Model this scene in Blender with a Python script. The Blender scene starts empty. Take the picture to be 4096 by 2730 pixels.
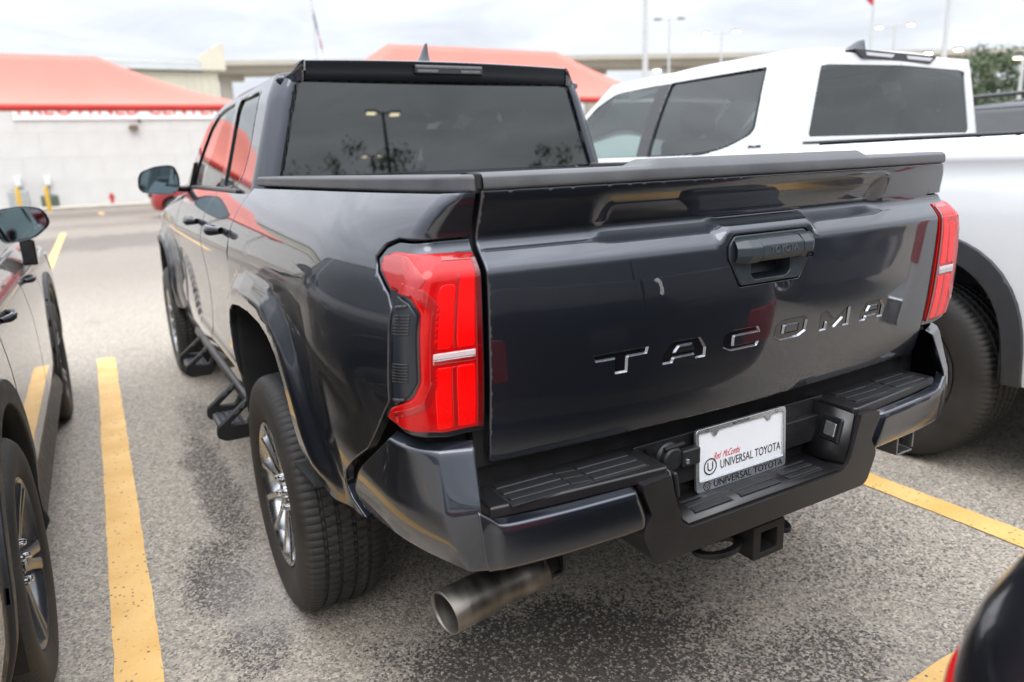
import bpy, bmesh, math, random
import numpy as np
from mathutils import Vector, Matrix, Euler
from mathutils.geometry import delaunay_2d_cdt

S = bpy.context.scene
COL = S.collection
R = math.radians
random.seed(7)
rng = np.random.default_rng(7)

# ------------------------------------------------------------------ camera
cd = bpy.data.cameras.new('camera')
cam = bpy.data.objects.new('camera', cd); COL.objects.link(cam)
cam.location = (-1.3274, -1.1070, 1.3972)
cam.rotation_euler = (1.32690, 0.03777, -0.52108)
cd.lens = 25.40; cd.sensor_width = 36.0
cd.clip_start = 0.02; cd.clip_end = 2000
cd.dof.use_dof = True; cd.dof.focus_distance = 1.78; cd.dof.aperture_fstop = 2.4
S.camera = cam

# ------------------------------------------------------------------ sky (overcast) and sun
SUN_EL, SUN_AZ = R(48), R(200)
W = bpy.data.worlds.new('World'); S.world = W; W.use_nodes = True
wn = W.node_tree; wn.nodes.clear()
def wnode(t, **k):
    n = wn.nodes.new(t)
    for a, b in k.items(): setattr(n, a, b)
    return n
tc = wnode('ShaderNodeTexCoord')
sky = wnode('ShaderNodeTexSky', sky_type='NISHITA', sun_disc=False, sun_elevation=SUN_EL, sun_rotation=SUN_AZ)
sep = wnode('ShaderNodeSeparateXYZ')
mp = wnode('ShaderNodeMapping'); mp.inputs['Scale'].default_value = (2.6, 2.6, 9.5)
nz = wnode('ShaderNodeTexNoise'); nz.inputs['Scale'].default_value = 2.3; nz.inputs['Detail'].default_value = 7; nz.inputs['Roughness'].default_value = .55
nz.inputs['Distortion'].default_value = .5
cr = wnode('ShaderNodeMapRange'); cr.inputs[1].default_value = .3; cr.inputs[2].default_value = .72; cr.inputs[3].default_value = .80; cr.inputs[4].default_value = 1.12
gr = wnode('ShaderNodeMapRange'); gr.inputs[1].default_value = 0; gr.inputs[2].default_value = 1; gr.inputs[3].default_value = 6.7; gr.inputs[4].default_value = 36
pw = wnode('ShaderNodeMath', operation='POWER'); pw.inputs[1].default_value = 2.0
ab = wnode('ShaderNodeMath', operation='MAXIMUM'); ab.inputs[1].default_value = 0.
mul = wnode('ShaderNodeMath', operation='MULTIPLY')
tint = wnode('ShaderNodeVectorMath', operation='SCALE'); tint.inputs[0].default_value = (.945, .98, 1.045)
mix = wnode('ShaderNodeMix', data_type='RGBA'); mix.inputs[0].default_value = .9
bg = wnode('ShaderNodeBackground'); bg.inputs['Strength'].default_value = .15
wo = wnode('ShaderNodeOutputWorld')
L = wn.links.new
L(tc.outputs['Generated'], mp.inputs['Vector']); L(mp.outputs[0], nz.inputs['Vector'])
L(tc.outputs['Generated'], sep.inputs[0]); L(sep.outputs['Z'], ab.inputs[0]); L(ab.outputs[0], pw.inputs[0]); L(pw.outputs[0], gr.inputs[0])
L(nz.outputs['Fac'], cr.inputs[0]); L(cr.outputs[0], mul.inputs[0]); L(gr.outputs[0], mul.inputs[1])
L(mul.outputs[0], tint.inputs['Scale'])
L(sky.outputs[0], mix.inputs[6]); L(tint.outputs[0], mix.inputs[7])
L(mix.outputs[2], bg.inputs['Color']); L(bg.outputs[0], wo.inputs['Surface'])

sl = bpy.data.lights.new('sun', 'SUN'); sl.energy = 1.2; sl.angle = R(35); sl.color = (1, .965, .91)
so = bpy.data.objects.new('sun', sl); COL.objects.link(so)
sd = Vector((math.sin(SUN_AZ) * math.cos(SUN_EL), math.cos(SUN_AZ) * math.cos(SUN_EL), math.sin(SUN_EL)))
so.rotation_euler = sd.to_track_quat('Z', 'Y').to_euler()
so.location = (0, -5, 30)

S.view_settings.view_transform = 'Standard'; S.view_settings.look = 'None'
S.view_settings.exposure = 0.0; S.view_settings.gamma = 1.0
S.view_settings.use_curve_mapping = False
S.render.engine = 'CYCLES'
S.cycles.max_bounces = 6; S.cycles.diffuse_bounces = 3; S.cycles.glossy_bounces = 4; S.cycles.transmission_bounces = 3; S.cycles.transparent_max_bounces = 8
S.cycles.caustics_reflective = False; S.cycles.caustics_refractive = False
S.cycles.sample_clamp_indirect = 6

# ------------------------------------------------------------------ materials
MATS = {}
def mat(name, col=(.5, .5, .5), rough=.5, metal=0., coat=0., coat_rough=.03, spec=.5, var=.0, vscale=40., bump=0., bscale=200., rvar=0.,
        emit=None, estr=0., trans=0., alpha=1., ior=1.5, sheen=0., stretch=None):
    if name in MATS: return MATS[name]
    m = bpy.data.materials.new(name); m.use_nodes = True
    nt = m.node_tree; b = nt.nodes['Principled BSDF']; l = nt.links.new
    I = b.inputs
    I['Base Color'].default_value = (*col, 1); I['Roughness'].default_value = rough; I['Metallic'].default_value = metal
    I['Coat Weight'].default_value = coat; I['Coat Roughness'].default_value = coat_rough; I['Specular IOR Level'].default_value = spec
    I['IOR'].default_value = ior; I['Transmission Weight'].default_value = trans; I['Alpha'].default_value = alpha
    if emit: I['Emission Color'].default_value = (*emit, 1); I['Emission Strength'].default_value = estr
    if var or rvar or bump:
        t = nt.nodes.new('ShaderNodeTexCoord'); vec = t.outputs['Object']
        if stretch:
            mpn = nt.nodes.new('ShaderNodeMapping'); mpn.inputs['Scale'].default_value = stretch; l(vec, mpn.inputs[0]); vec = mpn.outputs[0]
    if var or rvar:
        n = nt.nodes.new('ShaderNodeTexNoise'); n.inputs['Scale'].default_value = vscale; n.inputs['Detail'].default_value = 5; l(vec, n.inputs[0])
        if var:
            mr = nt.nodes.new('ShaderNodeMapRange'); mr.inputs[1].default_value = .3; mr.inputs[2].default_value = .7
            mr.inputs[3].default_value = 1 - var; mr.inputs[4].default_value = 1 + var; l(n.outputs['Fac'], mr.inputs[0])
            vm = nt.nodes.new('ShaderNodeVectorMath'); vm.operation = 'SCALE'; vm.inputs[0].default_value = col; l(mr.outputs[0], vm.inputs['Scale'])
            l(vm.outputs[0], I['Base Color'])
        if rvar:
            mr = nt.nodes.new('ShaderNodeMapRange'); mr.inputs[1].default_value = .3; mr.inputs[2].default_value = .7
            mr.inputs[3].default_value = max(0, rough - rvar); mr.inputs[4].default_value = min(1, rough + rvar); l(n.outputs['Fac'], mr.inputs[0]); l(mr.outputs[0], I['Roughness'])
    if bump:
        n2 = nt.nodes.new('ShaderNodeTexNoise'); n2.inputs['Scale'].default_value = bscale; n2.inputs['Detail'].default_value = 3; l(vec, n2.inputs[0])
        bp = nt.nodes.new('ShaderNodeBump'); bp.inputs['Strength'].default_value = bump; bp.inputs['Distance'].default_value = .002
        l(n2.outputs['Fac'], bp.inputs['Height']); l(bp.outputs[0], I['Normal'])
    MATS[name] = m
    return m

def paint(name, col, metal=.45, rough=.38, var=.03):
    m = mat(name, col, rough, metal, coat=1., coat_rough=.012, var=var, vscale=900.)
    m.node_tree.nodes['Principled BSDF'].inputs['Coat IOR'].default_value = 1.68
    return m
M_GREY = paint('grey_metallic_paint', (.027, .0325, .046), .85, .38)
M_WHITE = mat('white_car_paint', (.80, .81, .82), .35, 0, coat=1., coat_rough=.015, var=.01, vscale=3.)
M_BRONZE = paint('bronze_grey_paint', (.15, .138, .126), .7, .36)
M_BLACKP = mat('black_car_paint', (.006, .0065, .009), .3, 0, coat=1., coat_rough=.012, var=.1, vscale=600.)
M_DKGREY = paint('charcoal_car_paint', (.045, .048, .055), .8, .42)
M_PLAST = mat('black_textured_plastic', (.013, .014, .016), .44, bump=.25, bscale=900., var=.12, vscale=25., rvar=.06)
M_RAIL = mat('weathered_rail_plastic', (.085, .086, .091), .42, bump=.25, bscale=900., var=.22, vscale=9., rvar=.1)
M_BUMP = mat('satin_dark_bumper_plastic', (.0125, .0115, .0125), .37, spec=.65, bump=.15, bscale=1200., var=.1, vscale=12., rvar=.05)
M_PAD = mat('step_pad_rubber', (.016, .016, .018), .45, bump=.5, bscale=700., var=.15, vscale=40.)
M_PADR = mat('step_pad_rib', (.045, .046, .05), .33, bump=.15, bscale=700.)
M_GLOSSB = mat('gloss_black_trim', (.006, .006, .008), .12, coat=.6, var=.1, vscale=30.)
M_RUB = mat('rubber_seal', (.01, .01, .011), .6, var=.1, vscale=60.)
M_TYRE = mat('tyre_rubber', (.017, .0165, .016), .62, bump=.25, bscale=260., var=.3, vscale=14., rvar=.1)
M_TYRED = mat('tyre_sidewall_rubber', (.028, .025, .0225), .66, bump=.2, bscale=160., var=.28, vscale=7., rvar=.1)
M_ALLOY = mat('machined_silver_alloy', (.50, .51, .53), .27, 1., var=.06, vscale=30., rvar=.05)
M_ALLOYD = mat('dark_grey_alloy', (.085, .088, .095), .28, .7, coat=.4, var=.08, vscale=30.)
M_STEEL = mat('dull_stainless_steel', (.215, .20, .18), .5, 1., var=.3, vscale=10., rvar=.1, bump=.1, bscale=90., stretch=(3, 1, 1))
M_CHROME = mat('chrome', (.72, .73, .75), .09, 1., var=.06, vscale=20., rvar=.03)
M_FRAME = mat('black_chassis_steel', (.012, .012, .013), .55, .2, var=.3, vscale=18., rvar=.1)
M_GALV = mat('galvanised_steel', (.32, .33, .34), .42, .9, var=.25, vscale=22., rvar=.1)
M_WELL = mat('wheel_well_felt', (.010, .010, .0105), .9, var=.35, vscale=12., bump=.4, bscale=80.)
M_INT = mat('dark_cabin_trim', (.035, .036, .038), .8, var=.15, vscale=10.)
M_INTL = mat('light_cabin_trim', (.35, .36, .34), .8, var=.1, vscale=10.)
M_RED = mat('red_lamp_lens', (.50, .002, .003), .10, spec=.4, coat=.25, coat_rough=.02, var=.1, vscale=45.)
M_RED2 = mat('bright_red_lamp_element', (.90, .003, .003), .12, spec=.4, coat=.2, coat_rough=.02, var=.06, vscale=120.)
M_REDD = mat('deep_red_lamp_edge', (.13, .001, .002), .1, coat=1., coat_rough=.02, var=.1, vscale=60.)
M_REDDOT = mat('ribbed_red_lamp_strip', (.36, .002, .003), .15, coat=1., coat_rough=.02, var=.3, vscale=700.)
M_CLEAR = mat('clear_lamp_bar', (.72, .70, .71), .12, .3, coat=1., var=.12, vscale=300.)
M_WLAMP = mat('lamp_reflector', (.6, .6, .6), .15, .8, var=.1, vscale=80.)

def glass_mat(name, tint, tr):
    """window glass: a tinted see-through layer under a clear mirror-like surface"""
    m = bpy.data.materials.new(name); m.use_nodes = True
    nt = m.node_tree; nt.nodes.clear(); l = nt.links.new
    o = nt.nodes.new('ShaderNodeOutputMaterial'); mx = nt.nodes.new('ShaderNodeMixShader')
    tr_ = nt.nodes.new('ShaderNodeBsdfTransparent'); tr_.inputs[0].default_value = (*tint, 1)
    gl = nt.nodes.new('ShaderNodeBsdfGlossy'); gl.inputs['Roughness'].default_value = .004; gl.inputs[0].default_value = (.97, 1, .985, 1)
    fr = nt.nodes.new('ShaderNodeFresnel'); fr.inputs[0].default_value = 1.98
    nzz = nt.nodes.new('ShaderNodeTexNoise'); nzz.inputs['Scale'].default_value = 3.
    t = nt.nodes.new('ShaderNodeTexCoord'); l(t.outputs['Object'], nzz.inputs[0])
    bp = nt.nodes.new('ShaderNodeBump'); bp.inputs['Strength'].default_value = .012; bp.inputs['Distance'].default_value = .01
    l(nzz.outputs['Fac'], bp.inputs['Height']); l(bp.outputs[0], gl.inputs['Normal'])
    l(fr.outputs[0], mx.inputs[0]); l(tr_.outputs[0], mx.inputs[1]); l(gl.outputs[0], mx.inputs[2]); l(mx.outputs[0], o.inputs[0])
    MATS[name] = m
    return m
M_PRIV = glass_mat('privacy_glass', (.055, .058, .06), 0)
M_PRIVL = glass_mat('smoked_glass', (.34, .37, .38), 0)
M_GLASS = glass_mat('green_tinted_glass', (.80, .93, .89), 0)
M_MIRG = mat('mirror_glass', (.20, .27, .30), .02, 1., var=.02, vscale=5.)

# ------------------------------------------------------------------ mesh helpers
def link(o, parent=None):
    COL.objects.link(o)
    if parent is not None: o.parent = parent
    return o

def tag(o, label=None, cat=None, group=None, kind=None):
    if label: o['label'] = label
    if cat: o['category'] = cat
    if group: o['group'] = group
    if kind: o['kind'] = kind
    return o

def empty(name, loc=(0, 0, 0), rz=0., label=None, cat=None, group=None):
    o = bpy.data.objects.new(name, None); o.empty_display_size = .2
    o.location = loc; o.rotation_euler = (0, 0, rz); COL.objects.link(o)
    return tag(o, label, cat, group)

def mesh(name, V, F, m, parent=None, N=None, smooth=True, bevel=0., seg=2, ang=30., loc=None, rot=None, solid=0.):
    me = bpy.data.meshes.new(name)
    me.from_pydata([tuple(map(float, v)) for v in V], [], [tuple(map(int, f)) for f in F])
    me.validate(); me.update()
    if isinstance(m, (list, tuple)):
        for q in m: me.materials.append(q)
    else: me.materials.append(m)
    if smooth: me.shade_smooth()
    if N is not None and len(N) == len(me.vertices):
        me.normals_split_custom_set_from_vertices([tuple(map(float, n)) for n in N])
    o = bpy.data.objects.new(name, me)
    if loc is not None: o.location = loc
    if rot is not None: o.rotation_euler = rot
    link(o, parent)
    if solid:
        md = o.modifiers.new('solid', 'SOLIDIFY'); md.thickness = solid; md.offset = -1
    if bevel:
        md = o.modifiers.new('bevel', 'BEVEL'); md.width = bevel; md.segments = seg; md.limit_method = 'ANGLE'; md.angle_limit = R(ang)
        md.harden_normals = True; md.use_clamp_overlap = True
    elif smooth and N is None:
        me.set_sharp_from_angle(angle=R(ang))
    return o

def join(parts):
    V, F = [], []
    for v, f in parts:
        k = len(V); V += [tuple(p) for p in v]; F += [tuple(i + k for i in q) for q in f]
    return V, F

def box_vf(x0, x1, y0, y1, z0, z1):
    V = [(x, y, z) for z in (z0, z1) for y in (y0, y1) for x in (x0, x1)]
    return V, [(0, 2, 3, 1), (4, 5, 7, 6), (0, 1, 5, 4), (2, 6, 7, 3), (0, 4, 6, 2), (1, 3, 7, 5)]

def box(name, x0, x1, y0, y1, z0, z1, m, parent=None, bevel=.003, **k):
    return mesh(name, *box_vf(x0, x1, y0, y1, z0, z1), m, parent, bevel=bevel, **k)

def area2(p):
    return sum(p[i][0] * p[(i + 1) % len(p)][1] - p[(i + 1) % len(p)][0] * p[i][1] for i in range(len(p))) / 2

def prism_vf(poly, fn, t0, t1):
    """extrude a 2-D outline: fn(a, b, t) -> xyz; caps triangulated"""
    n = len(poly)
    tri = delaunay_2d_cdt([Vector(p) for p in poly], [], [list(range(n))], 1, 1e-7)[2]
    V = [fn(a, b, t0) for a, b in poly] + [fn(a, b, t1) for a, b in poly]
    F = [tuple(range(n))[::-1], tuple(range(n, 2 * n))] if n <= 60 else [t[::-1] for t in tri] + [tuple(i + n for i in t) for t in tri]
    for i in range(n):
        j = (i + 1) % n; F.append((i, j, n + j, n + i))
    return V, F

def fixn(V, F):
    bm = bmesh.new(); vs = [bm.verts.new(v) for v in V]
    for f in F:
        try: bm.faces.new([vs[i] for i in f])
        except ValueError: pass
    bmesh.ops.recalc_face_normals(bm, faces=bm.faces)
    bm.verts.index_update()
    Fo = [tuple(v.index for v in f.verts) for f in bm.faces]; Vo = [tuple(v.co) for v in bm.verts]
    bm.free(); return Vo, Fo

def prism(name, poly, fn, t0, t1, m, parent=None, bevel=.003, **k):
    V, F = fixn(*prism_vf(poly, fn, t0, t1))
    return mesh(name, V, F, m, parent, bevel=bevel, **k)
FX = lambda a, b, t: (t, a, b)      # outline in (y, z), extruded along x
FY = lambda a, b, t: (a, t, b)      # outline in (x, z), extruded along y
FZ = lambda a, b, t: (a, b, t)      # outline in (x, y), extruded along z

def tube_vf(pts, r, n=12, cap=True, rs=None):
    pts = [Vector(p) for p in pts]; V = []; F = []
    up = Vector((0, 0, 1)); prev = None
    for i, p in enumerate(pts):
        d = (pts[min(i + 1, len(pts) - 1)] - pts[max(i - 1, 0)]).normalized()
        a = d.cross(prev if prev is not None else (up if abs(d.z) < .95 else Vector((1, 0, 0)))).normalized(); b = a.cross(d).normalized()
        prev = b if prev is not None else b
        rr = rs[i] if rs else r
        for k in range(n):
            t = 2 * math.pi * k / n; V.append(p + a * math.cos(t) * rr + b * math.sin(t) * rr)
    for i in range(len(pts) - 1):
        for k in range(n):
            F.append((i * n + k, i * n + (k + 1) % n, (i + 1) * n + (k + 1) % n, (i + 1) * n + k))
    if cap:
        F.append(tuple(range(n))); F.append(tuple((len(pts) - 1) * n + k for k in range(n))[::-1])
    return fixn(V, F)

def tube(name, pts, r, m, parent=None, n=12, cap=True, rs=None, **k):
    return mesh(name, *tube_vf(pts, r, n, cap, rs), m, parent, **k)

def subd_grid(name, rows, m, parent=None, mirror=False, cr=None, cc=None, levels=3, solid=.003):
    """control grid -> Catmull-Clark surface with creased rows and columns"""
    V = []; F = []; n = len(rows[0]); k = len(rows); E = {}
    for r in rows: V += [((-p[0] if mirror else p[0]), p[1], p[2]) for p in r]
    for i in range(k - 1):
        for j in range(n - 1):
            q = (i * n + j, i * n + j + 1, (i + 1) * n + j + 1, (i + 1) * n + j); F.append(q[::-1] if not mirror else q)
    for j, w in (cr or {}).items():
        for i in range(k - 1): E[tuple(sorted((i * n + j, (i + 1) * n + j)))] = w
    for i, w in (cc or {}).items():
        for j in range(n - 1): E[tuple(sorted((i * n + j, i * n + j + 1)))] = w if not isinstance(w, (list, tuple)) else w[j]
    me = bpy.data.meshes.new(name); me.from_pydata(V, [], F); me.update(); me.materials.append(m); me.shade_smooth()
    at = me.attributes.new('crease_edge', 'FLOAT', 'EDGE')
    for e in me.edges: at.data[e.index].value = E.get(tuple(sorted(e.vertices)), 0.)
    o = bpy.data.objects.new(name, me); link(o, parent)
    md = o.modifiers.new('subd', 'SUBSURF'); md.levels = md.render_levels = levels
    md = o.modifiers.new('solid', 'SOLIDIFY'); md.thickness = solid; md.offset = -1
    return o

def lathe_vf(prof, n=64, axis='x', disp=None, close=False):
    """profile [(t, r)] turned round an axis"""
    V = []; F = []; P = len(prof)
    for i in range(n):
        a = 2 * math.pi * i / n; c, s = math.cos(a), math.sin(a)
        for j, (t, r) in enumerate(prof):
            if disp: r = r + disp(i, j, t, r)
            V.append((t, r * c, r * s) if axis == 'x' else (r * c, r * s, t) if axis == 'z' else (r * c, t, r * s))
    for i in range(n):
        k = (i + 1) % n
        for j in range(P - 1 + (1 if close else 0)):
            q = (j + 1) % P; F.append((i * P + j, i * P + q, k * P + q, k * P + j))
    return V, F

def lathe(name, prof, m, parent=None, n=64, axis='x', disp=None, close=False, **k):
    V, F = fixn(*lathe_vf(prof, n, axis, disp, close))
    return mesh(name, V, F, m, parent, **k)

def grid_mesh(name, rows, m, parent=None, closed=False, mirror=False, **k):
    V = []; F = []; n = len(rows[0])
    for r in rows: V += [((-p[0] if mirror else p[0]), p[1], p[2]) for p in r]
    for i in range(len(rows) - 1):
        for j in range(n - 1): F.append((i * n + j, i * n + j + 1, (i + 1) * n + j + 1, (i + 1) * n + j))
    V, F = fixn(V, F)
    return mesh(name, V, F, m, parent, **k)

# ---- smooth body panels: a 2-D outline (with holes) laid on an analytic surface, edges rolled over
def sst(a, b, x):
    t = np.clip((np.asarray(x, float) - a) / (b - a), 0, 1); return t * t * (3 - 2 * t)

def tab(xs, ys):
    """smooth (monotone cubic) table lookup, vectorised"""
    xs = np.array(xs, float); ys = np.array(ys, float)
    if xs[0] > xs[-1]: xs, ys = xs[::-1], ys[::-1]
    h = np.diff(xs); d = np.diff(ys) / h; m = np.zeros(len(xs)); m[0], m[-1] = d[0], d[-1]
    for i in range(1, len(xs) - 1):
        if d[i - 1] * d[i] > 0:
            w1, w2 = 2 * h[i] + h[i - 1], h[i] + 2 * h[i - 1]; m[i] = (w1 + w2) / (w1 / d[i - 1] + w2 / d[i])
    def f(x):
        x = np.asarray(x, float); i = np.clip(np.searchsorted(xs, x) - 1, 0, len(xs) - 2)
        t = (x - xs[i]) / h[i]; lin = (t < 0) | (t > 1); tc_ = np.clip(t, 0, 1)
        y = (2 * tc_**3 - 3 * tc_**2 + 1) * ys[i] + (tc_**3 - 2 * tc_**2 + tc_) * h[i] * m[i] + (-2 * tc_**3 + 3 * tc_**2) * ys[i + 1] + (tc_**3 - tc_**2) * h[i] * m[i + 1]
        y = y + np.where(t < 0, (x - xs[i]) * m[i], 0) + np.where(t > 1, (x - xs[i + 1]) * m[i + 1], 0)
        return y
    return f

def pip(pts, poly):
    x, y = pts[:, 0], pts[:, 1]; c = np.zeros(len(pts), bool); n = len(poly)
    for i in range(n):
        x0, y0 = poly[i]; x1, y1 = poly[(i + 1) % n]
        if y0 == y1: continue
        t = ((y0 > y) != (y1 > y)) & (x < (x1 - x0) * (y - y0) / (y1 - y0) + x0); c ^= t
    return c

def pdist(pts, loops):
    d = np.full(len(pts), 1e9)
    for poly in loops:
        P = np.array(poly)
        for i in range(len(P)):
            a = P[i]; b = P[(i + 1) % len(P)]; ab = b - a; q = ab @ ab
            if q < 1e-16: continue
            t = np.clip(((pts - a) @ ab) / q, 0, 1); e = pts - (a + t[:, None] * ab); d = np.minimum(d, np.hypot(e[:, 0], e[:, 1]))
    return d

def rounded(poly, r, n=4):
    """round the corners of an outline; r is one radius or a list"""
    out = []; m = len(poly)
    for i in range(m):
        p0, p, p1 = np.array(poly[i - 1]), np.array(poly[i]), np.array(poly[(i + 1) % m])
        rr = r[i] if isinstance(r, (list, tuple)) else r
        a, b = p0 - p, p1 - p; la, lb = np.linalg.norm(a), np.linalg.norm(b)
        k = min(rr, la * .45, lb * .45)
        if k < 1e-5: out.append(tuple(p)); continue
        s, e = p + a / la * k, p + b / lb * k
        for q in range(n + 1):
            t = q / n; out.append(tuple((1 - t)**2 * s + 2 * t * (1 - t) * p + t * t * e))
    return out

def resample(poly, step):
    out = []
    for i in range(len(poly)):
        a = np.array(poly[i], float); b = np.array(poly[(i + 1) % len(poly)], float); L_ = np.linalg.norm(b - a)
        if L_ < 1e-6: continue
        n = max(1, int(math.ceil(L_ / step)))
        for k in range(n): out.append(tuple(a + (b - a) * k / n))
    return out

def panel(name, outline, f, m, parent=None, holes=(), step=.03, e=.004, depth=.014, out=(-1, 0, 0), hdepth=None, he=None, mirror=False, bstep=None, solid=0., dense=()):
    out = np.array(out, float)
    loops = []; E = []; kinds = []
    for k, p in enumerate([outline, *holes]):
        p = [tuple(map(float, q)) for q in p]
        if (area2(p) > 0) != (k == 0): p = p[::-1]
        p = resample(p, bstep or step * .7); loops.append(p)
    pts = []; edges = []; tagv = []; onrm = []
    for k, p in enumerate(loops):
        b = len(pts); n = len(p); P = np.array(p)
        t0 = P - np.roll(P, 1, 0); t1 = np.roll(P, -1, 0) - P
        t0 /= np.linalg.norm(t0, axis=1)[:, None] + 1e-12; t1 /= np.linalg.norm(t1, axis=1)[:, None] + 1e-12
        n0 = np.stack([t0[:, 1], -t0[:, 0]], 1); n1 = np.stack([t1[:, 1], -t1[:, 0]], 1)   # outward (solid on the left)
        nn = n0 + n1; nn /= np.linalg.norm(nn, axis=1)[:, None] + 1e-12
        mit = 1 / np.clip((nn * n1).sum(1), .35, 1)
        pts += p; edges += [(b + i, b + (i + 1) % n) for i in range(n)]; tagv += [(0, k)] * n; onrm += list(nn)
        ee = he if (k and he is not None) else e
        for lev, d in ((1, .293), (2, 1.)):
            q = P - nn * (mit * ee * d)[:, None]
            ok = pdist(q, loops[:1] if k == 0 else [p]) > ee * d * .8
            ins = pip(q, loops[0])
            for h in loops[1:]: ins &= ~pip(q, h)
            ok &= ins
            for i in range(n):
                if ok[i]: pts.append(tuple(q[i])); tagv.append((lev, k)); onrm.append(nn[i])
    P0 = np.array(loops[0]); lo, hi = P0.min(0), P0.max(0)
    gu, gv = np.meshgrid(np.arange(lo[0] + step * .5, hi[0], step), np.arange(lo[1] + step * .5, hi[1], step))
    G = np.stack([gu.ravel(), gv.ravel()], 1)
    for (a0, a1, b0, b1, du, dv) in dense:
        G = G[~((G[:, 0] > a0 - du) & (G[:, 0] < a1 + du) & (G[:, 1] > b0 - dv) & (G[:, 1] < b1 + dv))]
        gu, gv = np.meshgrid(np.arange(a0, a1 + du * .5, du), np.arange(b0, b1 + dv * .5, dv)); G = np.vstack([G, np.stack([gu.ravel(), gv.ravel()], 1)])
    keep = pip(G, loops[0])
    for h in loops[1:]: keep &= ~pip(G, h)
    G = G[keep]
    if len(G): G = G[pdist(G, loops) > (e * 1.3 if dense else max(e * 1.6, step * .33))]
    pts += [tuple(g) for g in G]; tagv += [(3, 0)] * len(G); onrm += [np.zeros(2)] * len(G)
    vo, eo, fo, ov, _, _ = delaunay_2d_cdt([Vector(p) for p in pts], edges, [], 0, 1e-6)
    src = [o[0] if o else -1 for o in ov]
    UV = np.array([tuple(v) for v in vo]); T = np.array([t for t in fo if len(t) == 3])
    ctr = UV[T].mean(1); keep = pip(ctr, loops[0])
    for h in loops[1:]: keep &= ~pip(ctr, h)
    T = T[keep]
    h_ = 2e-4
    def ev(u, v): return np.stack(np.broadcast_arrays(*f(u, v)), 1).astype(float)
    u, v = UV[:, 0], UV[:, 1]
    P = ev(u, v); fu = (ev(u + h_, v) - ev(u - h_, v)) / (2 * h_); fv = (ev(u, v + h_) - ev(u, v - h_)) / (2 * h_)
    N = np.cross(fu, fv); N /= np.linalg.norm(N, axis=1)[:, None] + 1e-12
    if (N @ out).mean() < 0: N = -N
    Nn = N.copy(); Po = P.copy(); bnd = {}
    for i, s in enumerate(src):
        if s < 0: continue
        lev, k = tagv[s]
        if lev > 1: continue
        ee = he if (k and he is not None) else e
        o2 = onrm[s]; t3 = fu[i] * o2[0] + fv[i] * o2[1]; t3 /= np.linalg.norm(t3) + 1e-12
        if lev == 0: Po[i] -= N[i] * ee; Nn[i] = t3; bnd[i] = (k, t3)
        else: Po[i] -= N[i] * ee * .293; Nn[i] = (N[i] + t3); Nn[i] /= np.linalg.norm(Nn[i])
    F = []
    gn = np.cross(Po[T[:, 1]] - Po[T[:, 0]], Po[T[:, 2]] - Po[T[:, 0]]); fl = (gn * N[T[:, 0]]).sum(1) < 0
    for t, q in zip(T, fl): F.append(tuple(t[::-1]) if q else tuple(t))
    # flange
    V = [tuple(p) for p in Po]; NN = [tuple(q) for q in Nn]; low = {}
    used = {}
    for f3 in F:
        for a, b in ((f3[0], f3[1]), (f3[1], f3[2]), (f3[2], f3[0])): used[(a, b)] = 1
    for (a, b) in list(used):
        if (b, a) in used or a not in bnd or b not in bnd: continue
        for i in (a, b):
            if i not in low:
                k, t3 = bnd[i]; dd = (hdepth if (k and hdepth is not None) else depth)
                low[i] = len(V); V.append(tuple(Po[i] - N[i] * dd)); NN.append(tuple(t3))
        F.append((b, a, low[a], low[b]))
    if mirror:
        V = [(-x, y, z) for x, y, z in V]; NN = [(-x, y, z) for x, y, z in NN]; F = [q[::-1] for q in F]
    return mesh(name, V, F, m, parent, N=NN, solid=solid)

def text_vf(s, size, depth=0., font_scale=(1, 1), res=3):
    c = bpy.data.curves.new('txt', 'FONT'); c.body = s; c.size = size; c.extrude = depth; c.resolution_u = res; c.align_x = 'CENTER'; c.align_y = 'CENTER'
    o = bpy.data.objects.new('txt', c); COL.objects.link(o)
    dg = bpy.context.evaluated_depsgraph_get(); me = bpy.data.meshes.new_from_object(o.evaluated_get(dg))
    V = [(v.co.x * font_scale[0], v.co.y * font_scale[1], v.co.z) for v in me.vertices]; F = [tuple(p.vertices) for p in me.polygons]
    bpy.data.objects.remove(o); bpy.data.meshes.remove(me); bpy.data.curves.remove(c)
    return V, F
# ================================================================== the grey pickup (world frame: x right, y forward, ground z = 0)
TR = empty('pickup_truck', (0, 0, 0), 0, 'dark grey pickup truck parked in the centre, tailgate and bumper toward the viewer', 'pickup truck')
YF = 1.700                    # seam between bed and cab
bed_w = tab([.45, .60, .80, .98, 1.08, 1.16, 1.22, 1.27, 1.31, 1.35], [.865, .905, .932, .934, .930, .917, .895, .865, .832, .790])
ARCH = [(1.578, .54), (1.580, .80), (1.572, .875), (1.535, .930), (1.46, .962), (1.32, .978), (1.15, .983), (.99, .976), (.89, .955), (.815, .920), (.755, .868), (.705, .800), (.665, .730), (.632, .665), (.612, .615)]
_AR = np.array(resample(ARCH, .02)[:-int(1)])
_AR = _AR[[i for i in range(len(_AR)) if not (_AR[i][1] < .6 and _AR[i][0] < 1.5 and _AR[i][0] > .7)]]
def arch_d(y, z, A=_AR):
    y = np.asarray(y, float); z = np.asarray(z, float); d = np.full(np.broadcast(y, z).shape, 9.)
    for i in range(len(A) - 1):
        a, b = A[i], A[i + 1]
        if np.hypot(*(b - a)) > .1: continue
        ab = b - a; t = np.clip(((y - a[0]) * ab[0] + (z - a[1]) * ab[1]) / (ab @ ab), 0, 1)
        d = np.minimum(d, np.hypot(y - a[0] - t * ab[0], z - a[1] - t * ab[1]))
    return d
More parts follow.
